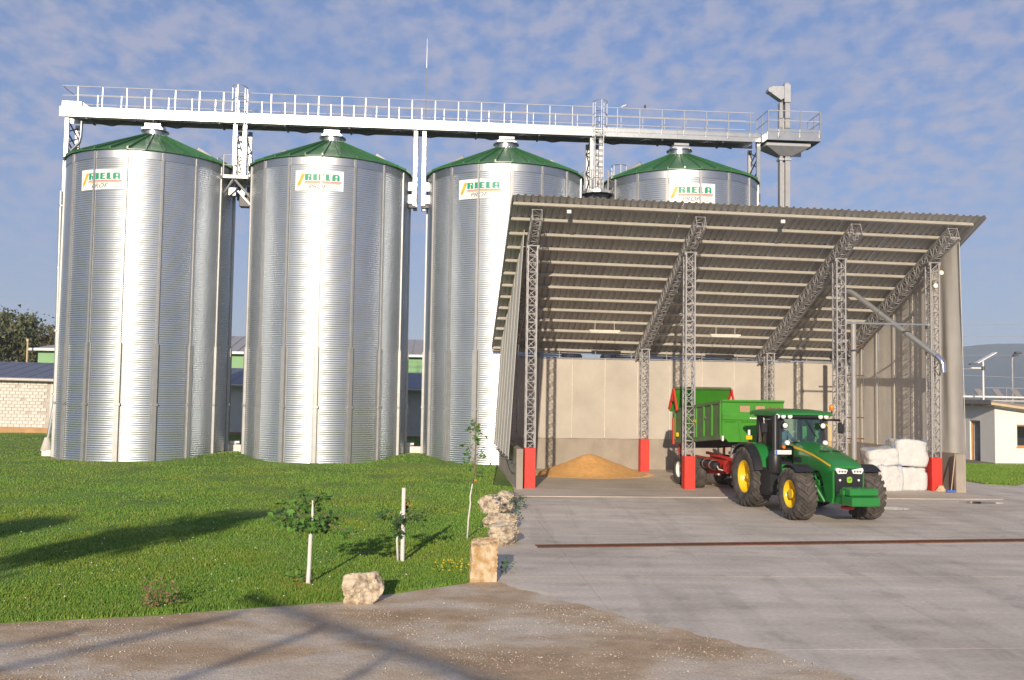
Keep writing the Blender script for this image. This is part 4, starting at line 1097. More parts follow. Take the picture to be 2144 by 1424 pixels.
pane([(-.66,.31,1.65),(.66,.31,1.65),(.64,.29,2.76),(-.64,.29,2.76)],'rear_glass')
MB().beam((.15,-1.30,2.74),(.46,-1.325,2.22),.02,.02).build('wiper','black_matt',cab)
# roof
pl = [(.52,2.84),(.55,2.90),(.45,3.00),(.1,3.05),(-.9,3.055),(-1.40,3.01),(-1.56,2.93),(-1.56,2.88),(-1.40,2.84)]
rb = MB(); n_ = len(pl); vs = []
for x, sc_ in ((-.88,.90),(-.80,1.0),(-.4,1.0),(0,1.01),(.4,1.0),(.80,1.0),(.88,.90)):
    for (y,z) in pl:
        zz = 2.84+(z-2.84)*(sc_ if abs(x)>.6 else 1.0)*(1-.28*(abs(x)/.88)**3); vs.append((x, (y+.5)*(.97 if abs(x)>.85 else 1)-.5, zz))
fs = [(i*n_+j,(i+1)*n_+j,(i+1)*n_+(j+1)%n_,i*n_+(j+1)%n_) for i in range(6) for j in range(n_)] + [tuple(range(n_)), tuple(range(7*n_-1,6*n_-1,-1))]
roof = rb.add(vs,fs).build('cab_roof','jd_green',trac,smooth=True,angle=35)
bx('roof_lining',-.78,.78,-.40,1.44,2.80,2.838,'black_plastic',.01,roof)
bx('light_bar',-.80,.80,1.40,1.50,2.80,2.87,'black_plastic',.015,roof)
for x in (-.86,-.68,-.47,.50,.68): MB().lathe([(0,-1.545),(.05,-1.54),(.07,-1.525),(.075,-1.49)],16,'y',c=(x,0,2.835)).build('work_light','lens',roof,smooth=True,angle=50)
for x in (-.60,.60):
    MB().lathe([(0,-1.50),(.06,-1.49),(.08,-1.47),(.085,-1.42),(.05,-1.38)],18,'y',c=(x,0,2.56)).build('pillar_light','lens',cab,smooth=True,angle=50); MB().lathe([(.088,-1.475),(.10,-1.46),(.10,-1.40),(.05,-1.35)],18,'y',c=(x,0,2.56)).build('lamp_shell','black_plastic',cab,smooth=True,angle=50)
MB().path([(.80,-1.30,2.84),(.92,-1.35,2.88),(.93,-1.35,3.02)],.014,6).build('beacon_stalk','black_plastic',roof)
MB().lathe([(0,3.20),(.05,3.19),(.068,3.14),(.068,3.04),(.05,3.02),(0,3.02)],16,c=(.93,-1.35,0)).build('beacon','amber',roof,smooth=True,angle=50)
for sx in (-1,1):
    MB().path([(sx*.66,-1.3,2.72),(sx*.95,-1.34,2.74),(sx*1.20,-1.36,2.73)],.035,8).build('mirror_arm','black_plastic',cab,smooth=True)
    mi = MB().cbox((sx*1.22,-1.37,2.50),(.20,.09,.34),.035).build('mirror','black_plastic',cab); MB().box(sx*1.22-.08,sx*1.22+.08,-1.325+.003,-1.322+.003,2.36,2.64).build('mirror_glass','chrome',mi)
    MB().path([(sx*1.20,-1.36,2.73),(sx*1.26,-1.40,2.78),(sx*1.25,-1.42,2.62)],.012,6).build('mirror_wire','seam',cab)
    MB().lathe([(0,-1.60),(.05,-1.59),(.055,-1.54),(0,-1.53)],14,'y',c=(sx*.70,0,1.93)).build('turn_signal','amber',cab,smooth=True,angle=50)
    MB().lathe([(0,-1.62),(.07,-1.61),(.075,-1.56),(0,-1.55)],14,'y',c=(sx*.60,0,2.06)).build('belt_light','lens',cab,smooth=True,angle=50)
    bx('light_bracket',min(sx*.44,sx*.74),max(sx*.44,sx*.74),1.46,1.56,1.86,1.90,'black_plastic',.01,cab)
# exhaust with number plate
ex = MB().lathe([(0,1.16),(.16,1.16),(.19,1.22),(.19,1.68),(.16,1.76),(.10,1.82),(.085,1.90),(.085,2.86),(.075,2.88),(0,2.88)],24,c=(-.95,-1.52,0)).build('exhaust','black_plastic',trac,smooth=True,angle=40)
pb = MB().cbox((-.80,-1.74,1.785),(.52,.012,.125),.004).build('number_plate','plate_white',trac); MB().box(-1.05,-.985,-1.7485,-1.7465,1.73,1.84).build('plate_band','plate_blue',pb)
bx('plate_bracket',-1.02,-.60,1.70,1.733,1.72,1.80,'black_plastic',.004)
# tank and steps
tk = MB().prism([(-.45,.62),(-.45,1.18),(-.70,1.30),(-1.35,1.28),(-1.55,1.15),(-1.55,.60),(-1.40,.50),(-.60,.50)],'x',-1.12,-.62).build('fuel_tank','black_plastic',trac)
MB().prism([(-.50,.62),(-.50,1.14),(-.72,1.24),(-1.32,1.22),(-1.50,1.12),(-1.50,.62),(-1.38,.55),(-.62,.55)],'x',-1.135,-1.122).build('tank_cover','black_plastic',tk)
MB().prism([(-.45,.62),(-.45,1.18),(-.70,1.30),(-1.35,1.28),(-1.55,1.15),(-1.55,.60),(-1.40,.50),(-.60,.50)],'x',.62,1.12).build('fuel_tank','black_plastic',trac)
for sx in (-1,1):
    # rear mudguards: green shell with black rubber lip
    f_ = MB().lathe([(1.02,sx*.62),(1.06,sx*.62),(1.06,sx*1.10),(1.02,sx*1.10)],24,'x',c=(0,0,.93),a0=R_(38),a1=R_(163)).build('mudguard','jd_green',trac,smooth=True,angle=40)
    MB().lathe([(1.00,sx*1.101),(1.065,sx*1.101),(1.05,sx*1.34),(1.00,sx*1.36),(.98,sx*1.35)],24,'x',c=(0,0,.93),a0=R_(38),a1=R_(165)).build('mudguard_lip','black_plastic',f_,smooth=True,angle=40)
    MB().prism([(-.98+.2,1.05),(-.80,1.55),(-.35,1.93),(.2,1.98),(.6,1.80),(.55,1.3),(-.2,1.1)],'x',sx*.70,sx*.76).build('mudguard_wall','jd_green',f_)
    MB().lathe([(.80,sx*.74),(.825,sx*.74),(.825,sx*1.24),(.79,sx*1.26)],16,'x',c=(0,-3.05,.72),a0=R_(55),a1=R_(128)).build('front_mudguard','black_plastic',trac,smooth=True,angle=40)
    MB().beam((sx*.55,-2.95,.95),(sx*.85,-2.95,1.50),.05,.05).build('mudguard_stay','black_plastic',trac)
    MB().beam((sx*1.0,.28,2.0),(sx*1.0,.28,2.20),.03,.03).build('lamp_stem','black_plastic',trac); bx('rear_marker',sx*1.0-.10,sx*1.0+.10,-.30,-.24,2.05,2.18,'jd_yellow',.01); bx('rear_lamp',sx*1.0-.035,sx*1.0+.035,-.30,-.24,2.19,2.36,'lens',.01)
MB().path([(.66,-1.42,1.9),(.80,-1.5,2.0),(.80,-1.5,2.5),(.70,-1.42,2.62)],.014,6).build('grab_rail','jd_yellow',cab)
# seat, wheel
bx('seat_base',-.22,.22,-.05,.42,1.50,1.78,'black_plastic',.05,cab); bx('seat_back',-.23,.23,-.16,-.04,1.75,2.35,'black_plastic',.05,cab)
MB().lathe([(.17,-.012),(.19,0),(.17,.012),(.155,0),(.17,-.012)],22,c=(0,-.92,2.02)).build('steering_wheel','black_matt',cab,smooth=True)
MB().beam((0,-.94,2.0),(0,-1.1,1.5),.07,.07).build('steering_column','black_matt',cab)

# skinned figures
def skin_mesh(name, verts, edges, radii, root=0, sub=2):
    me = bpy.data.meshes.new(name); me.from_pydata(verts, edges, []); ob = bpy.data.objects.new(name, me); COL.objects.link(ob)
    ob.modifiers.new('skin','SKIN'); sd = me.skin_vertices[0].data
    for i, r in enumerate(radii): sd[i].radius = r if isinstance(r, tuple) else (r,r); sd[i].use_root = (i == root)
    s = ob.modifiers.new('sub','SUBSURF'); s.levels = sub; s.render_levels = sub
    dg = bpy.context.evaluated_depsgraph_get(); m2 = bpy.data.meshes.new_from_object(ob.evaluated_get(dg)); m2.name = name
    bpy.data.objects.remove(ob); bpy.data.meshes.remove(me)
    m2.polygons.foreach_set('use_smooth',[True]*len(m2.polygons)); return m2
def assign(me, mats, fn):
    me.materials.clear()
    for m_ in mats: me.materials.append(M[m_])
    for p in me.polygons: p.material_index = fn(p.center)
# driver: seated, hands on the wheel (local y back, facing -y)
V_ = [(0,.12,1.86),(0,.14,2.05),(0,.12,2.25),(0,.10,2.38),(0,.08,2.46),(0,.06,2.58),(0,.05,2.66),
      (-.20,.12,2.30),(-.27,-.10,2.08),(-.20,-.50,2.06),(-.17,-.72,2.06),(-.15,-.80,2.07),(.20,.12,2.30),(.27,-.10,2.08),(.20,-.50,2.06),(.17,-.72,2.06),(.15,-.80,2.07),
      (-.11,.05,1.82),(-.13,-.38,1.84),(-.13,-.48,1.48),(-.13,-.62,1.44),(.11,.05,1.82),(.13,-.38,1.84),(.13,-.48,1.48),(.13,-.62,1.44)]
E_ = [(0,1),(1,2),(2,3),(3,4),(4,5),(5,6),(2,7),(7,8),(8,9),(9,10),(10,11),(2,12),(12,13),(13,14),(14,15),(15,16),(0,17),(17,18),(18,19),(19,20),(0,21),(21,22),(22,23),(23,24)]
Rr = [.15,(.17,.12),(.18,.12),.075,.065,(.085,.10),(.07,.085),.075,.055,.042,.036,.03,.075,.055,.042,.036,.03,.095,.075,.055,.05,.095,.075,.055,.05]
dm = skin_mesh('person', V_, E_, Rr)
assign(dm, ['shirt','skin','black_matt'], lambda c: 1 if (c.z > 2.42 or c.y < -.62 and c.z > 1.9) else 2 if c.z < 1.9 else 0)
drv = link('person', dm, None, loc=(8.54,29.34,0), rot=(0,0,TRZ)); tag(drv, 'driver in a blue shirt sitting at the wheel inside the tractor cab', 'person')
hm = MB().lathe([(0,.14),(.05,.135),(.085,.09),(.095,.03),(.09,-.02),(.082,-.02)],18,c=(0,.065,2.58)).build('hair','black_matt',drv,smooth=True)

# ------------------------------------------------------------------ tipping trailer
c_, s_ = math.cos(TRZ), math.sin(TRZ)
TL = (8.54 - 2.35*s_, 29.34 + 2.35*c_)
trl = thing('tipping_trailer', 'green tipping trailer with raised tailgate hitched behind the tractor', 'trailer', (TL[0],TL[1],0), TRZ+R_(.5))
tw = tyre_mesh(.57,.52,.30,26,.022,chev=.34,block=.62)
for sx in (-1,1):
    for y in (3.15,4.42):
        wv = link('wheel', tw, trl, loc=(sx*.82,y,.57+.02)); link('rim', rim_mesh(.30,.52,1,'plate_white',sx), wv); MB().tube((0,0,0),(sx*.14,0,0),.10,14).build('hub','red_paint',wv,smooth=True,angle=40)
for y in (3.15,4.42): MB().beam((-.6,y,.60),(.6,y,.60),.12,.12).build('axle','red_paint',trl)
for sx in (-1,1):
    MB().beam((sx*.42,-.6,1.02),(sx*.42,4.75,1.02),.12,.26).build('chassis_rail','red_paint',trl)
    MB().beam((sx*.40,-.6,.96),(sx*.06,-1.75,.72),.12,.18).build('drawbar','red_paint',trl)
    MB().prism([(2.6,.70),(2.9,.95),(4.7,.95),(5.0,.70),(4.6,.66),(3.8,.80),(3.0,.66)],'x',sx*.48,sx*.54).build('spring_beam','red_paint',trl)
    MB().beam((sx*.44,.2,1.22),(sx*.44,3.0,1.32),.09,.09).build('subframe','red_paint',trl)
for y in (-.3,.8,2.0,3.8): MB().beam((-.42,y,1.02),(.42,y,1.02),.10,.16).build('cross_member','red_paint',trl)
MB().cbox((-.56,.55,1.0),(.3,.5,.4),.03).build('valve_box','red_paint',trl)
MB().lathe([(0,1.35),(.10,1.36),(.155,1.42),(.16,1.5),(.16,2.5),(.155,2.58),(.10,2.64),(0,2.65)],20,'y',c=(-.72,0,.97)).build('air_tank','black_plastic',trl,smooth=True,angle=40)
for y in (1.65,2.3): MB().lathe([(.162,y),(.17,y),(.17,y+.05),(.162,y+.05)],20,'y',c=(-.72,0,.97)).build('tank_strap','steel',trl)
MB().path([(-.72,1.3,.95),(-.74,1.1,.86),(-.66,.9,.84),(-.5,.7,.9)],.025,6).build('air_hose','seam',trl)
MB().tube((-.40,.85,1.15),(-.36,.75,1.65),.075,14).build('lift_ram','steel',trl,smooth=True,angle=40); MB().tube((-.36,.75,1.65),(-.35,.7,1.98),.05,14).build('ram_rod','chrome',trl,smooth=True,angle=40)
def zb(y): return 1.97 - .083*y
HB, LT, HWID = 1.20, 4.62, 1.09
MB().prism([(0,zb(0)),(LT,zb(LT)),(LT,zb(LT)+.05),(0,zb(0)+.05)],'x',-HWID+.05,HWID-.05).build('tub_floor','trailer_dark',trl)
MB().prism([(.25,zb(.25)-.005),(LT-.3,zb(LT-.3)-.005),(LT-.3,zb(LT-.3)-.20),(.25,zb(.25)-.20)],'x',-.55,.55).build('tub_sill','black_matt',trl)
for sx in (-1,1):
    sp_ = MB().prism([(0,zb(0)-.0),(LT,zb(LT)-.0),(LT,zb(LT)+HB),(0,zb(0)+HB)],'x',sx*(HWID-.05),sx*HWID).build('side_wall','trailer_dark',trl)
    MB().prism([(-.01,zb(0)+HB),(LT+.03,zb(LT)+HB),(LT+.03,zb(LT)+HB+.10),(-.01,zb(0)+HB+.10)],'x',sx*(HWID-.07),sx*(HWID+.045)).build('top_rim','trailer_dark',sp_)
    MB().prism([(-.01,zb(0)-.02),(LT+.03,zb(LT)-.02),(LT+.03,zb(LT)+.14),(-.01,zb(0)+.14)],'x',sx*(HWID+.001),sx*(HWID+.05)).build('bottom_rim','trailer_dark',sp_)
    for i in range(7):
        y = .02 + i*.755; MB().prism([(y,zb(y)+.141),(y+.09,zb(y)+.135),(y+.09,zb(y+.09)+HB-.001),(y,zb(y)+HB-.001)],'x',sx*(HWID+.001),sx*(HWID+.055)).build('rib','trailer_green',sp_)
    MB().cbox((sx*(HWID+.06),2.4,zb(2.4)+.72),(.012,.28,.10),.003).build('side_plate','jd_yellow',sp_)
    MB().cbox((sx*(HWID+.06),1.35,zb(1.35)+.78),(.012,.20,.08),.003).build('side_plate','steel',sp_)
    MB().cbox((sx*(HWID+.03),4.3,zb(4.3)+.30),(.1,.10,.16),.02).build('side_reflector','jd_yellow',sp_)
    MB().cbox((sx*(HWID-.02),-.06,zb(0)+.02),(.07,.07,.18),.015).build('front_lamp','lens',trl); MB().cbox((sx*(HWID-.25),.05,zb(0)-.02),(.10,.06,.05),.01).build('side_marker','amber',trl)
    # tailgate arms and rear post
    MB().beam((sx*(HWID+.07),LT+.02,zb(LT)-.05),(sx*(HWID+.07),LT+.04,zb(LT)+.95),.07,.10).build('rear_post','red_paint',trl)
    apex = (sx*(HWID+.09),LT-.02,3.66)
    for q in ((sx*(HWID+.09),LT-.42,2.82),(sx*(HWID+.09),LT+.50,2.86)): MB().beam(apex,q,.06,.10).build('tailgate_arm','red_paint',trl)
    MB().beam((sx*(HWID+.09),LT-.22,3.22),(sx*(HWID+.09),LT+.26,3.22),.05,.07).build('tailgate_arm','red_paint',trl)
    MB().beam((sx*.9,LT+.05,zb(LT)-.55),(sx*.9,LT+.02,zb(LT)-.05),.08,.08).build('tail_lamp_post','red_paint',trl)
tg = MB().prism([(LT-.08,3.70),(LT-.03,3.72),(LT+.62,2.80),(LT+.56,2.77)],'x',-HWID-.03,HWID+.03).build('tailgate','trailer_green',trl)
MB().prism([(LT-.12,3.68),(LT-.02,3.75),(LT+.0,3.70),(LT-.08,3.64)],'x',-HWID-.06,HWID+.06).build('gate_rim','trailer_dark',tg)
for x in (-.7,0,.7): MB().beam((x,LT+.0,3.73),(x,LT+.65,2.81),.08,.06).build('rib','trailer_green',tg)
# front wall
FW = -.04
fwl = MB().prism([(-HWID,zb(0)+.16),(-HWID+.22,zb(0)-.10),(HWID-.22,zb(0)-.10),(HWID,zb(0)+.16),(HWID,zb(0)+HB+.1),(-HWID,zb(0)+HB+.1)],'y',FW-.02,FW+.03).build('front_wall','trailer_green',trl)
MB().prism([(FW-.09,zb(0)+HB+.12),(FW+.05,zb(0)+HB+.12),(FW+.05,zb(0)+HB+.06),(FW-.021,zb(0)+HB+.02),(FW-.09,zb(0)+HB+.06)],'x',-HWID-.02,HWID+.02).build('front_rim','trailer_green',fwl)
MB().prism([(FW-.021,2.86),(FW-.06,2.78),(FW-.06,2.62),(FW-.021,2.60)],'x',-HWID,HWID).build('front_fold','trailer_green',fwl)
for x0,x1 in ((-1.0,-.62),(-.42,.30)): MB().prism([(FW-.021,2.57),(FW-.05,2.57),(FW-.021,2.52)],'x',x0,x1).build('front_fold','trailer_green',fwl)
MB().beam((-.52,FW-.035,2.55),(-.44,FW-.035,zb(0)-.05),.012,.03).build('front_rib','trailer_green',fwl)
for x0,x1 in ((-.46,-.11),(.10,.43)): MB().box(x0,x1,FW-.026,FW-.0215,2.88,3.09).build('sight_mesh','mesh_brown',fwl)
MB().tube((-.10,FW-.062,2.68),(-.10,FW-.065,2.68),.03,14).build('maker_mark','plate_white',fwl); MB().box(-.06,.12,FW-.064,FW-.0605,2.655,2.69).build('maker_mark','plate_white',fwl)
for x in (.62,.92): MB().path([(x-.1,FW-.03,2.98),(x-.05,FW-.04,3.05),(x+.05,FW-.04,3.05),(x+.1,FW-.03,2.98)],.018,6).build('hook','red_paint',fwl)
# ------------------------------------------------------------------ stones
def rock(name, label, loc, dims, seed, matn, sub=5, rz=0.0, amp=.30, cut=0.0):
    r2 = random.Random(seed); pl_ = []
    if cut:
        for ax in range(3):
            for sg in (-1,1):
                n_ = Vector((0,0,0)); n_[ax] = sg; n_ += Vector((r2.uniform(-.10,.10), r2.uniform(-.10,.10), r2.uniform(-.05,.05))); pl_.append((n_.normalized(), r2.uniform(.90,1.0)))
        for _ in range(4): pl_.append((Vector((r2.choice((-1,1)),r2.choice((-1,1)),r2.uniform(-.6,1.0))).normalized(), r2.uniform(1.22,1.36)))
    else:
        for _ in range(17): pl_.append((Vector((r2.gauss(0,1),r2.gauss(0,1),r2.gauss(0,1))).normalized(), r2.uniform(.62,.98)))
    bm = bmesh.new(); bmesh.ops.create_icosphere(bm, subdivisions=sub, radius=1.0)
    for v in bm.verts:
        d = v.co.normalized()
        r = min([q/max(n_.dot(d),.05) for n_, q in pl_] + [1.75 if cut else 1.12])
        p = d*r
        n_ = noise.noise(p*1.6+Vector((seed*7.1,0,0)))*amp*.55 - max(0,.12-abs(noise.noise(p*2.4+Vector((seed,0,5)))))*amp*3.0 - max(0,.09-abs(noise.noise(p*5.2+Vector((seed,7,1)))))*amp*1.6 + noise.noise(p*6+Vector((0,seed*3.3,0)))*amp*.16 + noise.noise(p*16+Vector((seed,2,5)))*amp*.10
        p = p*(1+n_)
        v.co = (p.x*dims[0]/2, p.y*dims[1]/2, (p.z*.5+.42)*dims[2]*1.05)
    me = bpy.data.meshes.new(name); bm.to_mesh(me); bm.free(); me.materials.append(M[matn])
    me.polygons.foreach_set('use_smooth',[True]*len(me.polygons)); me.set_sharp_from_angle(angle=R_(28))
    o = link(name, me, None, loc=loc, rot=(0,0,rz)); tag(o, label, 'boulder'); return o
rock('boulder','pale rounded boulder at the edge of the lawn and the dirt road',(-2.36,15.20,-.02),(.74,.64,.62),3,'stone',rz=.5,amp=.26)
rock('stone_block','squared ochre stone block standing upright at the lawn corner',(-.46,17.10,-.02),(.50,.42,.80),11,'stone_ochre',cut=9,amp=.16,rz=.12)
rock('boulder','largest angular boulder of the row, nearest the drain channel',(-.10,21.3,-.03),(.92,.8,.60),5,'stone',rz=.3,amp=.30)
rock('boulder','low rounded boulder second nearest in the row along the lawn edge',(-.26,23.6,-.03),(.70,.95,.50),8,'stone',rz=1.4,amp=.28)
rock('boulder','tall whitish boulder third in the row along the lawn edge',(-.40,26.3,-.03),(.74,1.1,.56),13,'stone',rz=.9,amp=.34)
rock('boulder','smallest boulder at the far end of the row, nearest the shed',(-.14,29.3,-.03),(.55,.8,.40),21,'stone',rz=2.0,amp=.28)

# ------------------------------------------------------------------ leaves and saplings
rs = np.random.RandomState(11)
def leaf_shape(p, d, up, s, kind='maple'):
    d = Vector(d).normalized(); x = d.cross(Vector(up)); 
    if x.length < 1e-3: x = d.cross(Vector((1,0,0)))
    x.normalize(); n_ = x.cross(d)
    p = Vector(p)
    if kind == 'maple':
        o = [(0,0),(.30,.12),(.55,.42),(.26,.50),(.20,.95),(0,.72),(-.20,.95),(-.26,.50),(-.55,.42),(-.30,.12)]
    else:
        o = [(0,0),(.28,.35),(.22,.7),(0,1.0),(-.22,.7),(-.28,.35)]
    vs = [p + x*(a*s) + d*(b*s) + n_*(-.25*s*abs(a)) for a, b in o]
    return vs
def leaves(name, spots, size, matn, parent, kind='maple', droop=.5):
    mb = MB()
    for p in spots:
        d = Vector((rs.normal(), rs.normal(), rs.normal()*.6-droop)); u = Vector((rs.normal()*.5, rs.normal()*.5-.3, 1))
        vs = leaf_shape(p, d, u, size*rs.uniform(.6,1.25), kind); b = len(vs); mb.add(vs, [tuple(range(b))])
    return mb.build(name, matn, parent, fix=False)
def along(p0, p1, n_, jit):
    return [tuple(np.array(p0)+(np.array(p1)-np.array(p0))*rs.uniform(.15,1.05)+rs.normal(0,jit,3)) for _ in range(n_)]
# first sapling: whitewashed trunk, wide flat crown of big leaves
sp1 = thing('sapling','young maple with whitewashed trunk and spreading leafy branches, nearest the road','sapling',(-3.47,16.36,.03))
MB().path([(0,0,-.05),(.0,0,.05),(.012,0,.35),(.02,.0,.8),(.035,0,1.0)],.03,10,rs=[.045,.04,.036,.035,.033]).build('trunk','whitewash',sp1,smooth=True)
MB().path([(.035,0,1.0),(.045,0,1.2),(.04,.01,1.45)],.024,8,rs=[.032,.024,.014]).build('leader','whitewash',sp1,smooth=True)
brs = [((.04,0,1.0),(-.28,.05,1.18),(-.52,-.02,1.10)),((.04,0,1.05),(-.22,-.1,1.35),(-.42,-.15,1.34)),((.04,0,1.0),(.3,.05,1.2),(.52,.0,1.15)),((.04,0,.98),(.38,-.08,1.05),(.72,-.05,.92)),((.04,0,1.2),(.1,.1,1.42),(.18,.12,1.52)),((.04,0,1.15),(-.12,.12,1.38),(-.16,.18,1.50)),((.04,0,1.0),(.1,-.2,1.12),(.18,-.42,1.1)),((.04,0,1.0),(-.1,-.25,1.1),(-.2,-.42,1.05)),((.03,0,.95),(.12,.25,1.1),(.25,.4,1.05))]
bb = MB(); spots = []
for a,b_,c in brs:
    bb.path([a,b_,c],.01,6,rs=[.013,.009,.004]); spots += along(a,b_,12,.06) + along(b_,c,26,.075)
bb.build('branches','bark',sp1,smooth=True); leaves('crown',spots,.115,'leaf',sp1)
gp = [(rs.uniform(-.40,-.05), rs.uniform(-.2,.2), rs.uniform(.02,.42)) for _ in range(34)]; leaves('basal_shoots',gp,.07,'leaf',sp1)
leaves('fallen_leaves',[(rs.uniform(-.45,.05),rs.uniform(-.25,.25),.03) for _ in range(26)],.06,'leaf_autumn',sp1,droop=-.1)
# second sapling with its stake
sp2 = thing('sapling','small dark leaved sapling tied to the tall white stake','sapling',(-2.19,18.66,.05))
MB().path([(0,0,-.05),(-.03,0,.4),(.0,0,.75),(.04,0,.98)],.02,8,rs=[.024,.02,.018,.012]).build('trunk','whitewash',sp2,smooth=True)
spots = []; bb = MB()
for a,b_,c in (((.03,0,.75),(-.18,-.05,.95),(-.34,-.08,.92)),((.03,0,.8),(.25,-.06,.92),(.48,-.04,.86)),((.03,0,.8),(.08,.12,1.0),(.12,.2,1.02)),((.03,0,.7),(.06,-.16,.82),(.1,-.3,.85)),((.03,0,.72),(.02,-.1,.66),(.03,-.16,.6))):
    bb.path([a,b_,c],.008,6,rs=[.011,.008,.004]); spots += along(a,b_,14,.05)+along(b_,c,28,.06)
bb.build('branches','bark',sp2,smooth=True); leaves('crown',spots,.085,'leaf_dark',sp2)
leaves('autumn_leaves',[(.18,-.12,1.16),(.2,-.1,1.14),(-.25,-.1,.8)],.09,'leaf_autumn',sp2)
stk = MB().tube((0,0,-.1),(.0,0,1.46),.042,14,.040).build('stake','whitewash',None,smooth=True,angle=40,loc=(-2.10,18.62,.03)); tag(stk,'white painted wooden stake standing on the lawn','stake')
# third, tall and thin
sp3 = thing('sapling','thin leaning sapling with sparse yellowing leaves beside the stone block','sapling',(-.96,21.63,.05))
tr = [(0,0,-.05),(.02,0,.45),(.06,0,.8),(.05,0,.95),(.10,0,1.25),(.14,0,1.55),(.13,0,1.8),(.17,0,2.1),(.14,0,2.45),(.12,0,2.78)]
MB().path(tr[:5],.014,8,rs=[.020,.018,.017,.016,.014]).build('trunk','whitewash',sp3,smooth=True); MB().path(tr[4:],.010,8,rs=[.014,.012,.010,.008,.006,.004]).build('stem','bark',sp3,smooth=True)
spots = []; bb = MB()
for a,b_ in (((.14,0,1.5),(.40,0,1.62)),((.14,0,1.6),(-.02,-.05,1.8)),((.13,0,1.8),(.36,0,2.0)),((.13,0,1.8),(-.10,0,1.95)),((.16,0,2.0),(-.12,.0,2.18)),((.16,0,2.1),(.26,0,2.3)),((.15,0,2.4),(-.04,0,2.6)),((.14,0,2.5),(.22,0,2.62)),((.14,0,1.45),(.42,0,1.45)),((.14,0,2.3),(.28,0,2.42)),((.14,0,2.5),(.05,0,2.8))):
    bb.path([a,b_],.005,6,rs=[.007,.003]); spots += along(a,b_,12,.045)
bb.build('branches','bark',sp3,smooth=True); leaves('crown',spots,.095,'leaf',sp3)
leaves('autumn_leaves',[(.27,0,2.62),(.03,0,2.40),(.05,0,2.39),(.15,0,1.35),(.16,0,1.37),(.06,0,1.12),(-.03,0,.72),(.17,0,1.7),(.3,0,2.6)],.085,'leaf_autumn',sp3)
# weeds along the stones and at the road edge
def weed(name,label,loc,r,h,n_,matn,size,kind='oval'):
    t = thing(name,label,'plant',loc); st = MB()
    for i in range(max(5,n_//14)):
        a = rs.uniform(0,6.28); q = r*rs.uniform(.2,.9); st.path([(0,0,-.02),(q*.5*math.cos(a),q*.5*math.sin(a),h*.5),(q*math.cos(a),q*math.sin(a),h*rs.uniform(.6,1))],.004,5)
    st.build('stems','dry_weed' if matn=='dry_weed' else 'leaf_dark',t)
    leaves('foliage',[(r*math.sqrt(rs.rand())*math.cos(a:=rs.uniform(0,6.28)), r*math.sqrt(rs.rand())*math.sin(a), h*rs.uniform(.1,1)) for _ in range(n_)],size,matn,t,kind,droop=-.2); return t
weed('weed_clump','leafy dark weed clump growing behind the boulder row on the concrete edge',(.18,27.6,.0),.34,.38,150,'leaf_dark',.07)
weed('weed_clump','low weed tuft between the row boulders',(.12,24.9,.0),.25,.28,90,'leaf_dark',.06)
weed('weed_clump','small weed tuft at the foot of the stone block',(-.05,17.75,.0),.16,.30,60,'leaf',.06)
weed('weed_clump','dry reddish weed clump at the lawn edge, left foreground',(-5.35,14.45,.03),.30,.42,170,'dry_weed',.06)
weed('weed_clump','small bush on the grass patch before the white office',(24.0,42.0,.02),.5,.5,120,'leaf_dark',.12)

# ------------------------------------------------------------------ grass blades, flowers, gravel
cam_inv = cam.matrix_world.inverted()
def px(x, y, z):
    v = cam_inv @ Vector((x,y,z)); return 1072 - 1950*v.x/v.z if v.z < 0 else -1
Npt = 330000
u_ = rs.rand(Npt); d_ = 13.2*(1-u_*(1-(13.2/72.0)**.9))**(-1/.9)
ang = rs.uniform(-.56,.05,Npt)
X = d_*np.sin(ang); Yy = d_*np.cos(ang)
ls = np.interp(X, [p[0] for p in LAWN], [p[1] for p in LAWN])
ok = (Yy > ls-.02) & (X < .12) & ((X < -.62) | (Yy < 33.5)) & (X > -40) & (Yy < 61.5)
for c in SC: ok &= ((X-c[0])**2+(Yy-c[1])**2) > (SILR+.12)**2
X, Yy, d_ = X[ok], Yy[ok], d_[ok]; ls = ls[ok]
tz = np.clip((Yy-ls)/22,0,1); Z = .035+.07*tz*tz*(3-2*tz)
for g in (-13.1,-4.45):
    c = W(g, VS-1.5); Z += .30*np.exp(-(((X-c[0])/1.5)**2+((Yy-c[1])/3.0)**2))
n_ = len(X)
pt = np.array([noise.noise(Vector((a*.7,b*.7,3))) for a,b in zip(X[::1],Yy[::1])])
Z += .30*np.clip((Yy-50)/8,0,1)
hgt = rs.uniform(.022,.055,n_)*(1+.7*np.clip(pt,-.6,1)); hgt *= np.where(Yy-ls < .35, 1.35, 1)
wid = (.0045+.00042*d_)*rs.uniform(.7,1.4,n_)
a_ = rs.uniform(0,2*np.pi,n_); lx, ly = rs.normal(0,.45,n_)*hgt, rs.normal(0,.45,n_)*hgt
vv = np.empty((n_,3,3),np.float32)
vv[:,0,0] = X-np.cos(a_)*wid; vv[:,0,1] = Yy-np.sin(a_)*wid*.5; vv[:,0,2] = Z-.012
vv[:,1,0] = X+np.cos(a_)*wid; vv[:,1,1] = Yy+np.sin(a_)*wid*.5; vv[:,1,2] = Z-.012
vv[:,2,0] = X+lx; vv[:,2,1] = Yy+ly; vv[:,2,2] = Z+hgt
def tri_mesh(name, vv, matn):
    n_ = len(vv); me = bpy.data.meshes.new(name); me.vertices.add(n_*3); me.loops.add(n_*3); me.polygons.add(n_)
    me.vertices.foreach_set('co', vv.reshape(-1)); me.loops.foreach_set('vertex_index', np.arange(n_*3,dtype=np.int32))
    me.polygons.foreach_set('loop_start', np.arange(0,n_*3,3,dtype=np.int32)); me.update(calc_edges=True); me.materials.append(M[matn]); return me
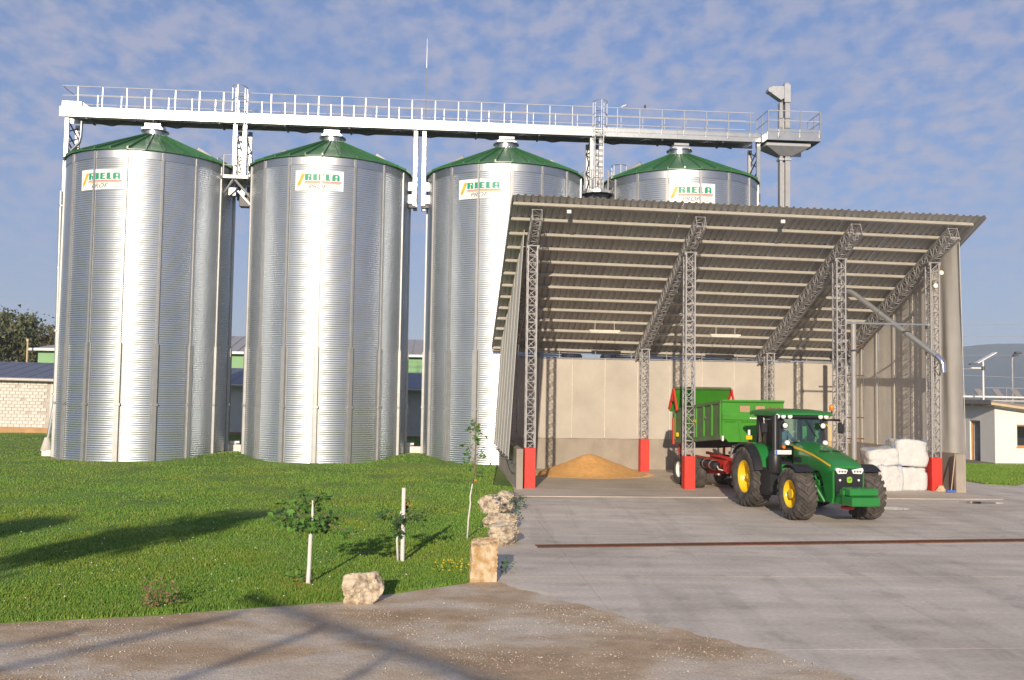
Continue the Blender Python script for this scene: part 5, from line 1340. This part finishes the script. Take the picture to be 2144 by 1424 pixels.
tag(link('grass', tri_mesh('grass', vv, 'blade')), 'short green lawn grass in front of the silos', 'grass', kind='stuff')
# grass patch by the office
GPATCH = [(23.4,49.2),(19.0,40.4),(19.25,38.0),(20.2,37.5),(21.6,38.9),(26,42.5),(31,46.5),(31,50.0)]
gpm = MB().prism([(x,y) for x,y in GPATCH],'z',-.02,.03).build('grass_patch','lawn'); tag(gpm,'strip of green grass before the white office',kind='structure')
def inpoly(x,y,P):
    r = False; j = len(P)-1
    for i in range(len(P)):
        if (P[i][1] > y) != (P[j][1] > y) and x < (P[j][0]-P[i][0])*(y-P[i][1])/(P[j][1]-P[i][1])+P[i][0]: r = not r
        j = i
    return r
tris = []
while len(tris) < 26000:
    x, y = rs.uniform(18.8,31), rs.uniform(37.3,50)
    if not inpoly(x,y,GPATCH): continue
    a = rs.uniform(0,6.28); w_ = .02; h = rs.uniform(.05,.12); tris.append([(x-w_*math.cos(a),y-w_*math.sin(a)*.4,.025),(x+w_*math.cos(a),y+w_*math.sin(a)*.4,.025),(x+rs.normal(0,.03),y+rs.normal(0,.03),.03+h)])
tag(link('grass', tri_mesh('grass', np.array(tris,np.float32), 'blade')), 'short grass on the patch before the white office', 'grass', kind='stuff')
# small flowers
fl_ = MB(); fy = MB()
for i in range(170):
    y = rs.uniform(14.2,30); x = rs.uniform(-9.5*y/17,-.4)
    if y < lawn_start(x)+.1: continue
    s = rs.uniform(.010,.018); b = fy if (rs.rand() < .05) else fl_; z = lawn_z(x,y)+rs.uniform(.05,.10); b.add([(x-s,y,z),(x,y-s,z),(x+s,y,z),(x,y+s,z),(x,y,z+s)],[(0,1,4),(1,2,4),(2,3,4),(3,0,4)])
for i in range(30):
    x = rs.normal(-1.05,.22); y = 17.0+rs.uniform(.0,.7); 
    if y < lawn_start(x)+.02: continue
    s = rs.uniform(.014,.024); z = lawn_z(x,y)+rs.uniform(.10,.28); fy.add([(x-s,y,z),(x,y-s,z),(x+s,y,z),(x,y+s,z),(x,y,z+s)],[(0,1,4),(1,2,4),(2,3,4),(3,0,4)])
tag(fl_.build('clover_flowers','flower_white',fix=False),'tiny white clover heads dotted over the lawn','flowers',kind='stuff')
tag(fy.build('yellow_flowers','flower_yellow',fix=False),'small yellow flowers near the stone block','flowers',kind='stuff')
# gravel on the dirt
gv = []; gf = []; cnt = 0
mat('gravel',(.44,.385,.315),.9,0,var=.2,scale=20,island=.35)
while cnt < 5500:
    y = rs.uniform(10.6,15.2); x = rs.uniform(-7.2,5.2); 
    q = noise.noise(Vector((x*.45,y*1.3,1.7))) + .25*noise.noise(Vector((x*1.5,y*3,4)))
    if rs.rand() > .16+max(0,q)*2.0: continue
    if x < .2 and y > np.interp(x,[p[0] for p in LAWN],[p[1] for p in LAWN])-.05: continue
    if x > -.2 and y > np.interp(x,[-.15,.75,1.74,2.6,3.45,4.27,5.2],[16.86,15.7,14.55,13.6,12.73,11.5,10.0])+.1: continue
    s = min(.018, .0035+rs.exponential(.0035)); b = len(gv); t = rs.uniform(0,6.28); zz = .022
    for i in range(4):
        a = t+i*math.pi/2; gv.append((x+s*rs.uniform(.7,1.2)*math.cos(a), y+s*rs.uniform(.7,1.2)*math.sin(a), zz-.006))
    gv += [(x+rs.normal(0,s*.2),y+rs.normal(0,s*.2),zz+s*rs.uniform(.4,.8))]
    gf += [(b+i,b+(i+1)%4,b+4) for i in range(4)]; cnt += 1
tag(MB().add(gv,gf).build('gravel','gravel',fix=False),'loose grey gravel scattered over the dirt road','gravel',kind='stuff')

# ------------------------------------------------------------------ drain channel across the yard
a0 = Vector((.63,20.91,0)); a1 = Vector((26.5,25.3,0)); dd = (a1-a0); ln = dd.length
dr = thing('drain_channel','rusty grated drain channel running straight across the concrete yard','drain',(a0.x,a0.y,0),math.atan2(dd.y,dd.x))
MB().box(0,ln,-.15,.15,.001,.006).build('channel_bed','steel_dark',dr)
for y in (-.165,.165): MB().box(-.02,ln,y-.015,y+.015,.001,.022).build('edge_rail','rust',dr)
gb_ = MB()
for i in range(int(ln/.06)): gb_.box(i*.06,i*.06+.022,-.15,.15,.008,.019)
o_ = gb_.build('grate_bars','rust',dr,fix=False); o_['kind'] = 'stuff'
pw = bpy.data.materials.new('puddle'); pw.use_nodes = True; q_ = pw.node_tree.nodes["Principled BSDF"]; q_.inputs["Base Color"].default_value = (.03,.03,.03,1); q_.inputs["Roughness"].default_value = .04; M['puddle'] = pw
def puddle(label, cx, cy, rx, ry, sd):
    pts = [(cx+rx*(1+.25*noise.noise(Vector((math.cos(a)*1.5,math.sin(a)*1.5,sd))))*math.cos(a), cy+ry*(1+.3*noise.noise(Vector((math.cos(a)*1.5,math.sin(a)*1.5,sd+5))))*math.sin(a)) for a in np.linspace(0,2*math.pi,40,endpoint=False)]
    o = MB().prism(pts,'z',.001,.004).build('puddle','puddle'); tag(o,label,kind='structure')
puddle('thin puddle on the concrete beside the tractor front',11.9,29.2,.55,.42,1); puddle('small puddle on the concrete near the dwarf wall',15.6,31.2,.7,.35,4)

# ------------------------------------------------------------------ birds on the handrail
def bird(label, u, matn, rz):
    vs = [(0,-.02,.085),(0,.03,.10),(0,.09,.085),(0,.155,.055),(0,.20,.045),(0,-.055,.14),(0,-.065,.165),(0,-.105,.162)]
    es = [(0,1),(1,2),(2,3),(3,4),(0,5),(5,6),(6,7)]; me = skin_mesh('pigeon',vs,es,[.05,.055,.045,.025,.012,.027,.028,.008],1,1)
    me.materials.clear(); me.materials.append(M[matn]); p = W(u, VS-GY-.07, 17.961); o = link('pigeon',me,None,loc=p,rot=(0,0,rz),scale=(1,1,1)); tag(o,label,'bird',None)
    lg = MB(); lg.tube((-.02,.02,0),(-.02,.02,.06),.006,5).tube((.02,.02,0),(.02,.02,.06),.006,5).build('legs','amber',o)
bird('white pigeon perched on the conveyor bridge handrail',5.85,'bird_white',TH+1.2); bird('dark pigeon perched on the conveyor bridge handrail',6.90,'bird_dark',TH-.2)

# ------------------------------------------------------------------ brick barn on the left
barn = thing('brick_barn','long low barn of whitewashed brick with dark blue roof behind the silos','barn',W(-37,28.5,0),TH); barn.rotation_euler = (0,R_(.63),TH)
BL = 44.0
MB().box(0,BL,.02,.35,.80,3.95).build('wall','mortar',barn); MB().box(-.05,BL,-.12,.40,-.3,.80).build('foundation','clay',barn)
bw, bh, jt = .36, .208, .018
br_me = [MB().cbox((0,0,0),(bw-jt,.05,bh-jt),.012).mesh('brick','brick_white') for _ in range(1)]
for r in range(14):
    for c in range(17):
        xx = 2.6 + c*bw + (bw/2 if r%2 else 0)
        if rnd.random() < .012: continue
        link('brick', br_me[0], barn, loc=(xx+rnd.uniform(-.006,.006), .0+rnd.uniform(-.006,.006), .92+r*bh), rot=(0,rnd.uniform(-.012,.012),rnd.uniform(-.01,.01)))
MB().box(0,2.4,-.0,.03,.82,3.8).build('plaster_face','brick_white',barn); MB().box(8.9,BL,-.0,.03,.82,3.8).build('plaster_face','brick_white',barn)
rfb = MB().prism([(-.45,3.90),(-.42,3.98),(6.2,5.10),(12,4.2),(12,4.1),(6.2,4.98)],'x',-.3,BL+.2).build('roof','roof_blue',barn)
for i in range(46): MB().beam((-.2+i*.97,-.42,3.985),(-.2+i*.97,6.15,5.10),.03,.02).build('roof_rib','roof_blue',rfb)
MB().path([(-.3,-.52,3.86),(BL+.2,-.52,3.86)],.09,10).build('gutter','gutter',barn,smooth=True,angle=40)
MB().lathe([(0,-.06),(.10,-.05),(.13,0),(.05,.02)],12,'y',c=(3.35,-.05,3.3)).build('wall_lamp','steel_dark',barn,smooth=True)
tag(MB().box(6.0,18.0,-.3,.35,.0,.9).build('earth_bank','clay',None,loc=W(-37,28.2,-.25),rot=(R_(-12),0,TH)),'bare earth bank along the barn foot',kind='structure')

# green hall behind
hall = thing('green_hall','pale green hall with grey hipped roof beyond the brick barn','building',(-43.3,85,0),TH*.8)
MB().box(0,48,0,.3,-.2,6.75).build('wall','green_wall',hall); MB().box(0,.3,.3,14,-.2,6.75).build('wall','green_wall',hall)
b = MB(); b.add([(-.6,-.6,6.75),(48.6,-.6,6.75),(48.6,14.6,6.75),(-.6,14.6,6.75),(5.5,7,8.65),(48.6,7,8.65)],[(0,1,5,4),(1,2,5),(2,3,4,5),(3,0,4),(0,3,2,1)]); hr = b.build('roof','frame_grey',hall)
for i in range(48):
    x0 = 1.0*i; x1 = max(x0, 5.5); MB().beam((x0,-.58,6.80),(x1 if x0<5.5 else x0, 7 if x0>=5.5 else -.6+ (x0+.6)/6.1*7.6, 8.67 if x0>=5.5 else 6.78+(x0+.6)/6.1*1.9),.05,.05).build('roof_rib','frame_grey',hr)
MB().box(-.62,48.6,-.68,-.58,6.60,6.82).build('fascia','plate_white',hall); MB().tube((1.7,1.6,7.4),(1.7,1.6,8.3),.12,10).build('chimney_pipe','plate_white',hall)

# far trees on the left
def tree(label, loc, h, cr, n_, seed, matn='leaf_far', leafs=.34, trunk=.22, weep=True, clumps=26, ch=.5):
    r2 = np.random.RandomState(seed); t = thing('tree', label, 'tree', loc, 0, 'trees beyond the barn')
    tb = MB(); tb.path([(0,0,-.2),(.1,.05,h*.25),(.0,.1,h*.5),(.1,0,h*.8)],trunk,8,rs=[trunk*1.3,trunk,trunk*.65,trunk*.2])
    cs = []
    for i in range(clumps):
        zz = h*(1-ch)*.6 + h*(1-(1-ch)*.6)*r2.rand()**.8*.97; q = cr*math.sqrt(max(.03,1-((zz-h*.55)/(h*.5))**2))*r2.uniform(.25,1.0); a = r2.uniform(0,6.28)
        c = (q*math.cos(a), q*math.sin(a), zz); cs.append(c); tb.path([(0,0,max(h*.18,zz-h*.25)),(c[0]*.5,c[1]*.5,zz-h*.08),c],.05,5,rs=[.06,.04,.015])
    tb.build('trunk','bark',t,smooth=True)
    per = n_//clumps; P = []
    for c in cs:
        rr = cr*r2.uniform(.20,.36); p = np.array(c)+r2.normal(0,1,(per,3))*np.array([rr,rr,rr*.75])*.62
        if weep: p[:,2] -= r2.exponential(.5,per)*.9
        P.append(p)
    P = np.concatenate(P); m_ = len(P); s = leafs*r2.uniform(.5,1.2,m_)
    d1 = r2.normal(0,1,(m_,3)); d1[:,2] = -abs(d1[:,2])*(1.6 if weep else .6); d1 /= np.linalg.norm(d1,axis=1)[:,None]; d2 = np.cross(d1,r2.normal(0,1,(m_,3))); d2 /= np.linalg.norm(d2,axis=1)[:,None]
    tv = np.stack([P-d2*s[:,None]*.32, P+d2*s[:,None]*.32, P+d1*s[:,None]],1).astype(np.float32)
    link('crown', tri_mesh('crown', tv, matn), t); return t
tree('tallest feathery tree at the left edge behind the barn roof',(-49.6,92,0),10.7,3.0,9000,1,'leaf_far',.42,clumps=40)
tree('broad drooping tree cut by the left picture edge',(-53.5,90,0),9.4,3.4,8000,2,'leaf_far',.42,clumps=36)
tree('yellowish drooping tree just left of the brown pole',(-47.0,94,0),9.4,2.6,7000,3,'leaf_far_yellow',.42,clumps=34)
tree('dark round tree rising behind the green hall',(-47.5,112,0),11.8,4.0,6000,4,'leaf_far',.5,weep=False,clumps=30)
tree('dark round tree farthest right behind the green hall corner',(-52.5,128,0),13.4,4.4,6000,5,'leaf_far',.5,weep=False,clumps=30)
tree('olive tree at the very left edge of the picture',(-57.5,93,0),9.6,3.2,5000,6,'leaf_far_yellow',.42,clumps=28)
pol = MB().tube((0,0,-.3),(0,0,7.35),.09,10,.08).box(-.10,.10,-.10,.10,7.36,7.6).build('timber_post','wood_pale',None,loc=(-43.5,83.6,0)); tag(pol,'brown timber post with a cap in front of the green hall corner','post')
tp = MB().tube((0,0,-.2),(0,0,12.9),.12,8,.08).beam((-1.2,0,12.5),(1.2,0,12.5),.12,.12).beam((-.9,0,11.9),(.9,0,11.9),.1,.1).build('telegraph_pole','bark',None,loc=(-57.4,122,0)); tag(tp,'distant telegraph pole with cross arm above the left trees','pole')

# ------------------------------------------------------------------ white office on the right
OA = math.atan2(1.45,2.3)
off = thing('office','small white plastered office with timber window frames right of the shed','building',(25.39,49.0,0),R_(4))
# local: +x runs along the window front, +y back along the door side
LW_, DW = 9.0, 8.0
def wall_with_hole(x0,x1,z0,z1t,z1b,h0,h1,hz0,hz1,axis,t0,t1,parent,name='wall',matn='plaster'):
    b = MB(); zt = lambda x: z1t+(z1b-z1t)*(x-x0)/(x1-x0)
    b.prism([(x0,z0),(h0,z0),(h0,zt(h0)),(x0,zt(x0))],axis,t0,t1).prism([(h1,z0),(x1,z0),(x1,zt(x1)),(h1,zt(h1))],axis,t0,t1).prism([(h0+.001,hz1),(h1-.001,hz1),(h1-.001,zt(h1)),(h0+.001,zt(h0))],axis,t0,t1)
    if hz0 > z0+.01: b.prism([(h0+.001,z0),(h1-.001,z0),(h1-.001,hz0),(h0+.001,hz0)],axis,t0,t1)
    return b.build(name,matn,parent)
wall_with_hole(0,LW_,.12,3.20,1.75,1.20,2.75,.98,2.15,'y',0,.30,off)
wall_with_hole(.301,DW,.12,3.25,3.20,1.35,2.35,.12,2.30,'x',0.0,.30,off)
MB().box(-.06,LW_,-.06,.0-.001,-.1,.14).build('plinth','concrete',off); MB().box(-.06,-.001,0,DW,-.1,.14).build('plinth','concrete',off)
MB().box(.31,LW_,.31,DW,.05,.11).build('floor','dark_inside',off); MB().box(1.3,1.5,1.0,5.0,.12,3.0).build('inner_wall','dark_inside',off); MB().box(.31,5,3.5,3.7,.12,2.5).build('inner_wall','dark_inside',off)
wn = MB().box(1.20,1.28,.10,.18,.98,2.15).box(2.67,2.75,.10,.18,.98,2.15).box(1.93,2.03,.10,.18,1.06,2.07).box(1.28,2.67,.10,.18,.98,1.06).box(1.28,2.67,.10,.18,2.07,2.15).build('window_frame','wood',off)
for x0,x1 in ((1.28,1.93),(2.03,2.67)): MB().box(x0,x1,.135,.145,1.06,2.07).build('pane','window_glass',wn)
MB().box(1.30,1.62,.149,.153,1.45,1.75).build('paper_notice','plate_white',wn); MB().box(1.15,2.8,-.05,.10,.93,.978).build('sill','wood',wn)
dr_ = MB().box(.08,.14,1.35,1.42,.13,2.28).box(.08,.14,2.28,2.35,.13,2.28).box(.08,.14,1.42,2.28,2.21,2.28).build('door_frame','wood',off); MB().box(.16,.75,2.20,2.26,.14,2.20).build('door','plate_white',dr_)
ro = MB().prism([(-.55,3.32),(-.55,3.42),(4.6,3.05-.6+.35),(LW_+.5,1.85),(LW_+.5,1.75),(4.6,2.70)],'y',-.6,DW+.4).build('roof','roof_tile_dark',off)
MB().box(-.56,-.50,-.6,DW+.4,3.20,3.43).build('fascia','roof_tile_dark',off); MB().prism([(-.55,3.18),(-.55,3.31),(4.6,2.69),(LW_+.5,1.74),(LW_+.5,1.6),(4.6,2.55)],'y',-.62,-.58).build('barge_board','wood_pale',off)
for y in (0.0,1.2,2.4,3.6,4.8): MB().box(-.5,.02,y-.04,y+.04,3.10,3.26).build('rafter_tail','wood_pale',off)
# hall with slanting panels behind the office
hb_ = thing('white_hall','flat white hall roof with steel truss edge behind the office','building',(26.5,58,0),R_(3))
MB().box(-.5,24,0,12,0,3.3).build('wall','plaster',hb_); MB().box(-.9,24.3,-.4,12,3.3,3.42).build('roof_slab','plate_white',hb_)
MB().path([(-.2,-.5,3.62),(2.6,-.5,3.62),(24,-.5,3.55)],.06,8).build('roof_rail','plate_white',hb_,smooth=True)
tb = MB(); tb.beam((3.4,-.6,3.36),(24,-.6,3.36),.08,.08).beam((3.4,-.6,2.7),(24,-.6,2.3),.08,.08)
for i in range(20): tb.beam((3.4+i,-.6,3.36),(3.9+i,-.6,2.68-.02*i),.05,.05).beam((3.9+i,-.6,2.68-.02*i),(4.4+i,-.6,3.36),.05,.05)
tb.build('truss','frame_grey',hb_)
for i in range(8):
    x = .45+i*1.18; MB().add([(x,0,3.5),(x+.42,0,3.5),(x-.02,.1,4.12),(x-.44,.1,4.12),(x,.06,3.5),(x+.42,.06,3.5),(x-.02,.16,4.12),(x-.44,.16,4.12)],[(0,1,2,3),(4,7,6,5),(0,4,5,1),(1,5,6,2),(2,6,7,3),(3,7,4,0)]).build('slanted_panel','roof_tile_dark',hb_)
    MB().beam((x+.2,.2,3.42),(x-.1,.2,4.0),.04,.04).build('panel_stay','frame_grey',hb_)
gr_ = MB()
gr_.beam((3.3,.6,4.2),(24,.6,4.2),.03,.03)
for i in range(14): gr_.beam((3.3+i*1.5,.6,3.42),(3.3+i*1.5,.6,4.2),.03,.03)
gr_.build('roof_railing','frame_grey',hb_)
# lamps
l1 = thing('solar_lamp','white solar street lamp with tilted panel behind the office roof','street lamp',(28.36,56.0,0))
MB().tube((0,0,0),(0,0,5.75),.065,10,.05).build('pole','plate_white',l1,smooth=True,angle=40); MB().beam((-.42,0,5.62),(.72,0,6.28),.5,.05).build('solar_panel','plate_white',l1); MB().beam((-.42,0,5.58),(-.80,0,5.56),.28,.07).build('lamp_head','steel_dark',l1); MB().lathe([(.07,5.2),(.10,5.22),(.10,5.42),(.07,5.44)],12).build('battery_collar','steel_dark',l1)
l2 = thing('street_lamp','grey street lamp with twin floodlights farther right','street lamp',(37.64,70,0))
MB().path([(0,0,0),(0,0,6.5),(.1,0,6.75),(.35,0,6.95)],.06,8).build('pole','frame_grey',l2,smooth=True); MB().cbox((.45,0,7.0),(.5,.3,.16),.03).build('lamp_head','steel_dark',l2); MB().cbox((.15,-.2,6.82),(.35,.25,.14),.03).build('lamp_head','steel_dark',l2)
l3 = thing('street_lamp','distant street lamp with flat white head on a long arm','street lamp',(38.5,78,0))
MB().tube((-2.4,0,0),(-2.4,0,6.0),.06,8).tube((-2.4,0,5.95),(0,0,6.02),.035,6).build('pole','frame_grey',l3); MB().cbox((.45,0,6.08),(1.0,.3,.12),.03).build('lamp_head','plate_white',l3)
# overhead wires at the right
for i,(ya,za,yb,zb_,lab) in enumerate(((75,9.3,75,10.9,'highest'),(75,8.4,75,9.7,'second'),(75,6.9,75,8.2,'third'),(68,5.3,68,5.0,'lowest'))):
    pts = [(30+ (75)*t, ya, za+(zb_-za)*t*2.1 - 1.2*math.sin(t*math.pi)*.4) for t in np.linspace(-.15,1,18)]
    tag(MB().path(pts,.012,5).build('overhead_wire','frame_grey'),lab+' of the thin overhead wires crossing the sky right of the shed','wire','overhead wires')

# ------------------------------------------------------------------ things behind the camera whose shadows fall into view
fr = thing('overhead_gantry','overhead steel frame behind the viewpoint, seen only as bar shadows on the road','frame',(0,0,0))
MB().beam((-6.9,-5.25,6.0),(1.2,-14.1,6.0),.12,.12).build('main_beam','steel',fr)
for p0,p1 in (((-6.7,-6.35,6.0),(-12.6,-15.1,6.0)),((-5.27,-7.1,6.0),(-9.0,-14.9,6.0)),((-4.05,-8.1,6.0),(-6.6,-15.6,6.0)),((-8.6,-7.6,6.0),(-14.4,-15.0,6.0))): MB().beam(p0,p1,.085,.085).build('cross_bar','steel',fr)
for p in ((1.2,-14.1),(-12.6,-15.1),(-9.0,-14.9)): MB().beam((p[0],p[1],0),(p[0],p[1],6.1),.2,.2).build('post','steel',fr)
def leafcloud(pts, n_, rad, seed, s0):
    r2 = np.random.RandomState(seed); P = []
    for (a,b_,r_) in pts:
        t = r2.rand(n_); p = np.array(a)[None,:]*(1-t)[:,None]+np.array(b_)[None,:]*t[:,None] + r2.normal(0,1,(n_,3))*r_*np.sin(np.clip(t*1.0+.12,0,1)*math.pi*.95+.1)[:,None]; P.append(p)
    P = np.concatenate(P); m_ = len(P); s = s0*r2.uniform(.6,1.3,m_); d1 = r2.normal(0,1,(m_,3)); d1 /= np.linalg.norm(d1,axis=1)[:,None]; d2 = np.cross(d1,r2.normal(0,1,(m_,3))); d2 /= np.linalg.norm(d2,axis=1)[:,None]
    return np.stack([P-d2*s[:,None]*.5,P+d2*s[:,None]*.5,P+d1*s[:,None]],1).astype(np.float32)
tt = thing('roadside_tree','leaning roadside tree left of the viewpoint, seen only as a long shadow on the lawn','tree',(-15.5,-4,0))
MB().path([(0,0,-.2),(.3,.3,3),(1.5,.8,5.4),(3.3,1.4,6.2),(5.6,3.0,7.6)],.12,8,rs=[.22,.18,.12,.08,.03]).path([(.3,.3,3),(.6,1.2,5),(.9,2.0,6.6)],.06,6,rs=[.12,.08,.03]).build('trunk','bark',tt,smooth=True)
link('crown', tri_mesh('crown', leafcloud([((3.3,1.4,6.2),(5.9,3.1,7.75),.42),((.2,1.9,6.4),(1.4,2.6,7.1),.34)],3600,.4,5,.18),'leaf'), tt)

# ------------------------------------------------------------------ haze in the air
hz = bpy.data.materials.new('haze'); hz.use_nodes = True; hn = hz.node_tree; hn.nodes.clear()
ho = hn.nodes.new("ShaderNodeOutputMaterial"); pv = hn.nodes.new("ShaderNodeVolumePrincipled")
pv.inputs["Color"].default_value = (.78,.88,1.0,1); pv.inputs["Density"].default_value = HAZE; pv.inputs["Anisotropy"].default_value = 0.0
hn.links.new(pv.outputs[0], ho.inputs["Volume"]); M['haze'] = hz
tag(MB().box(-2500,2500,-2500,2500,-4,135).build('haze','haze'),'pale morning haze in the air',kind='stuff')
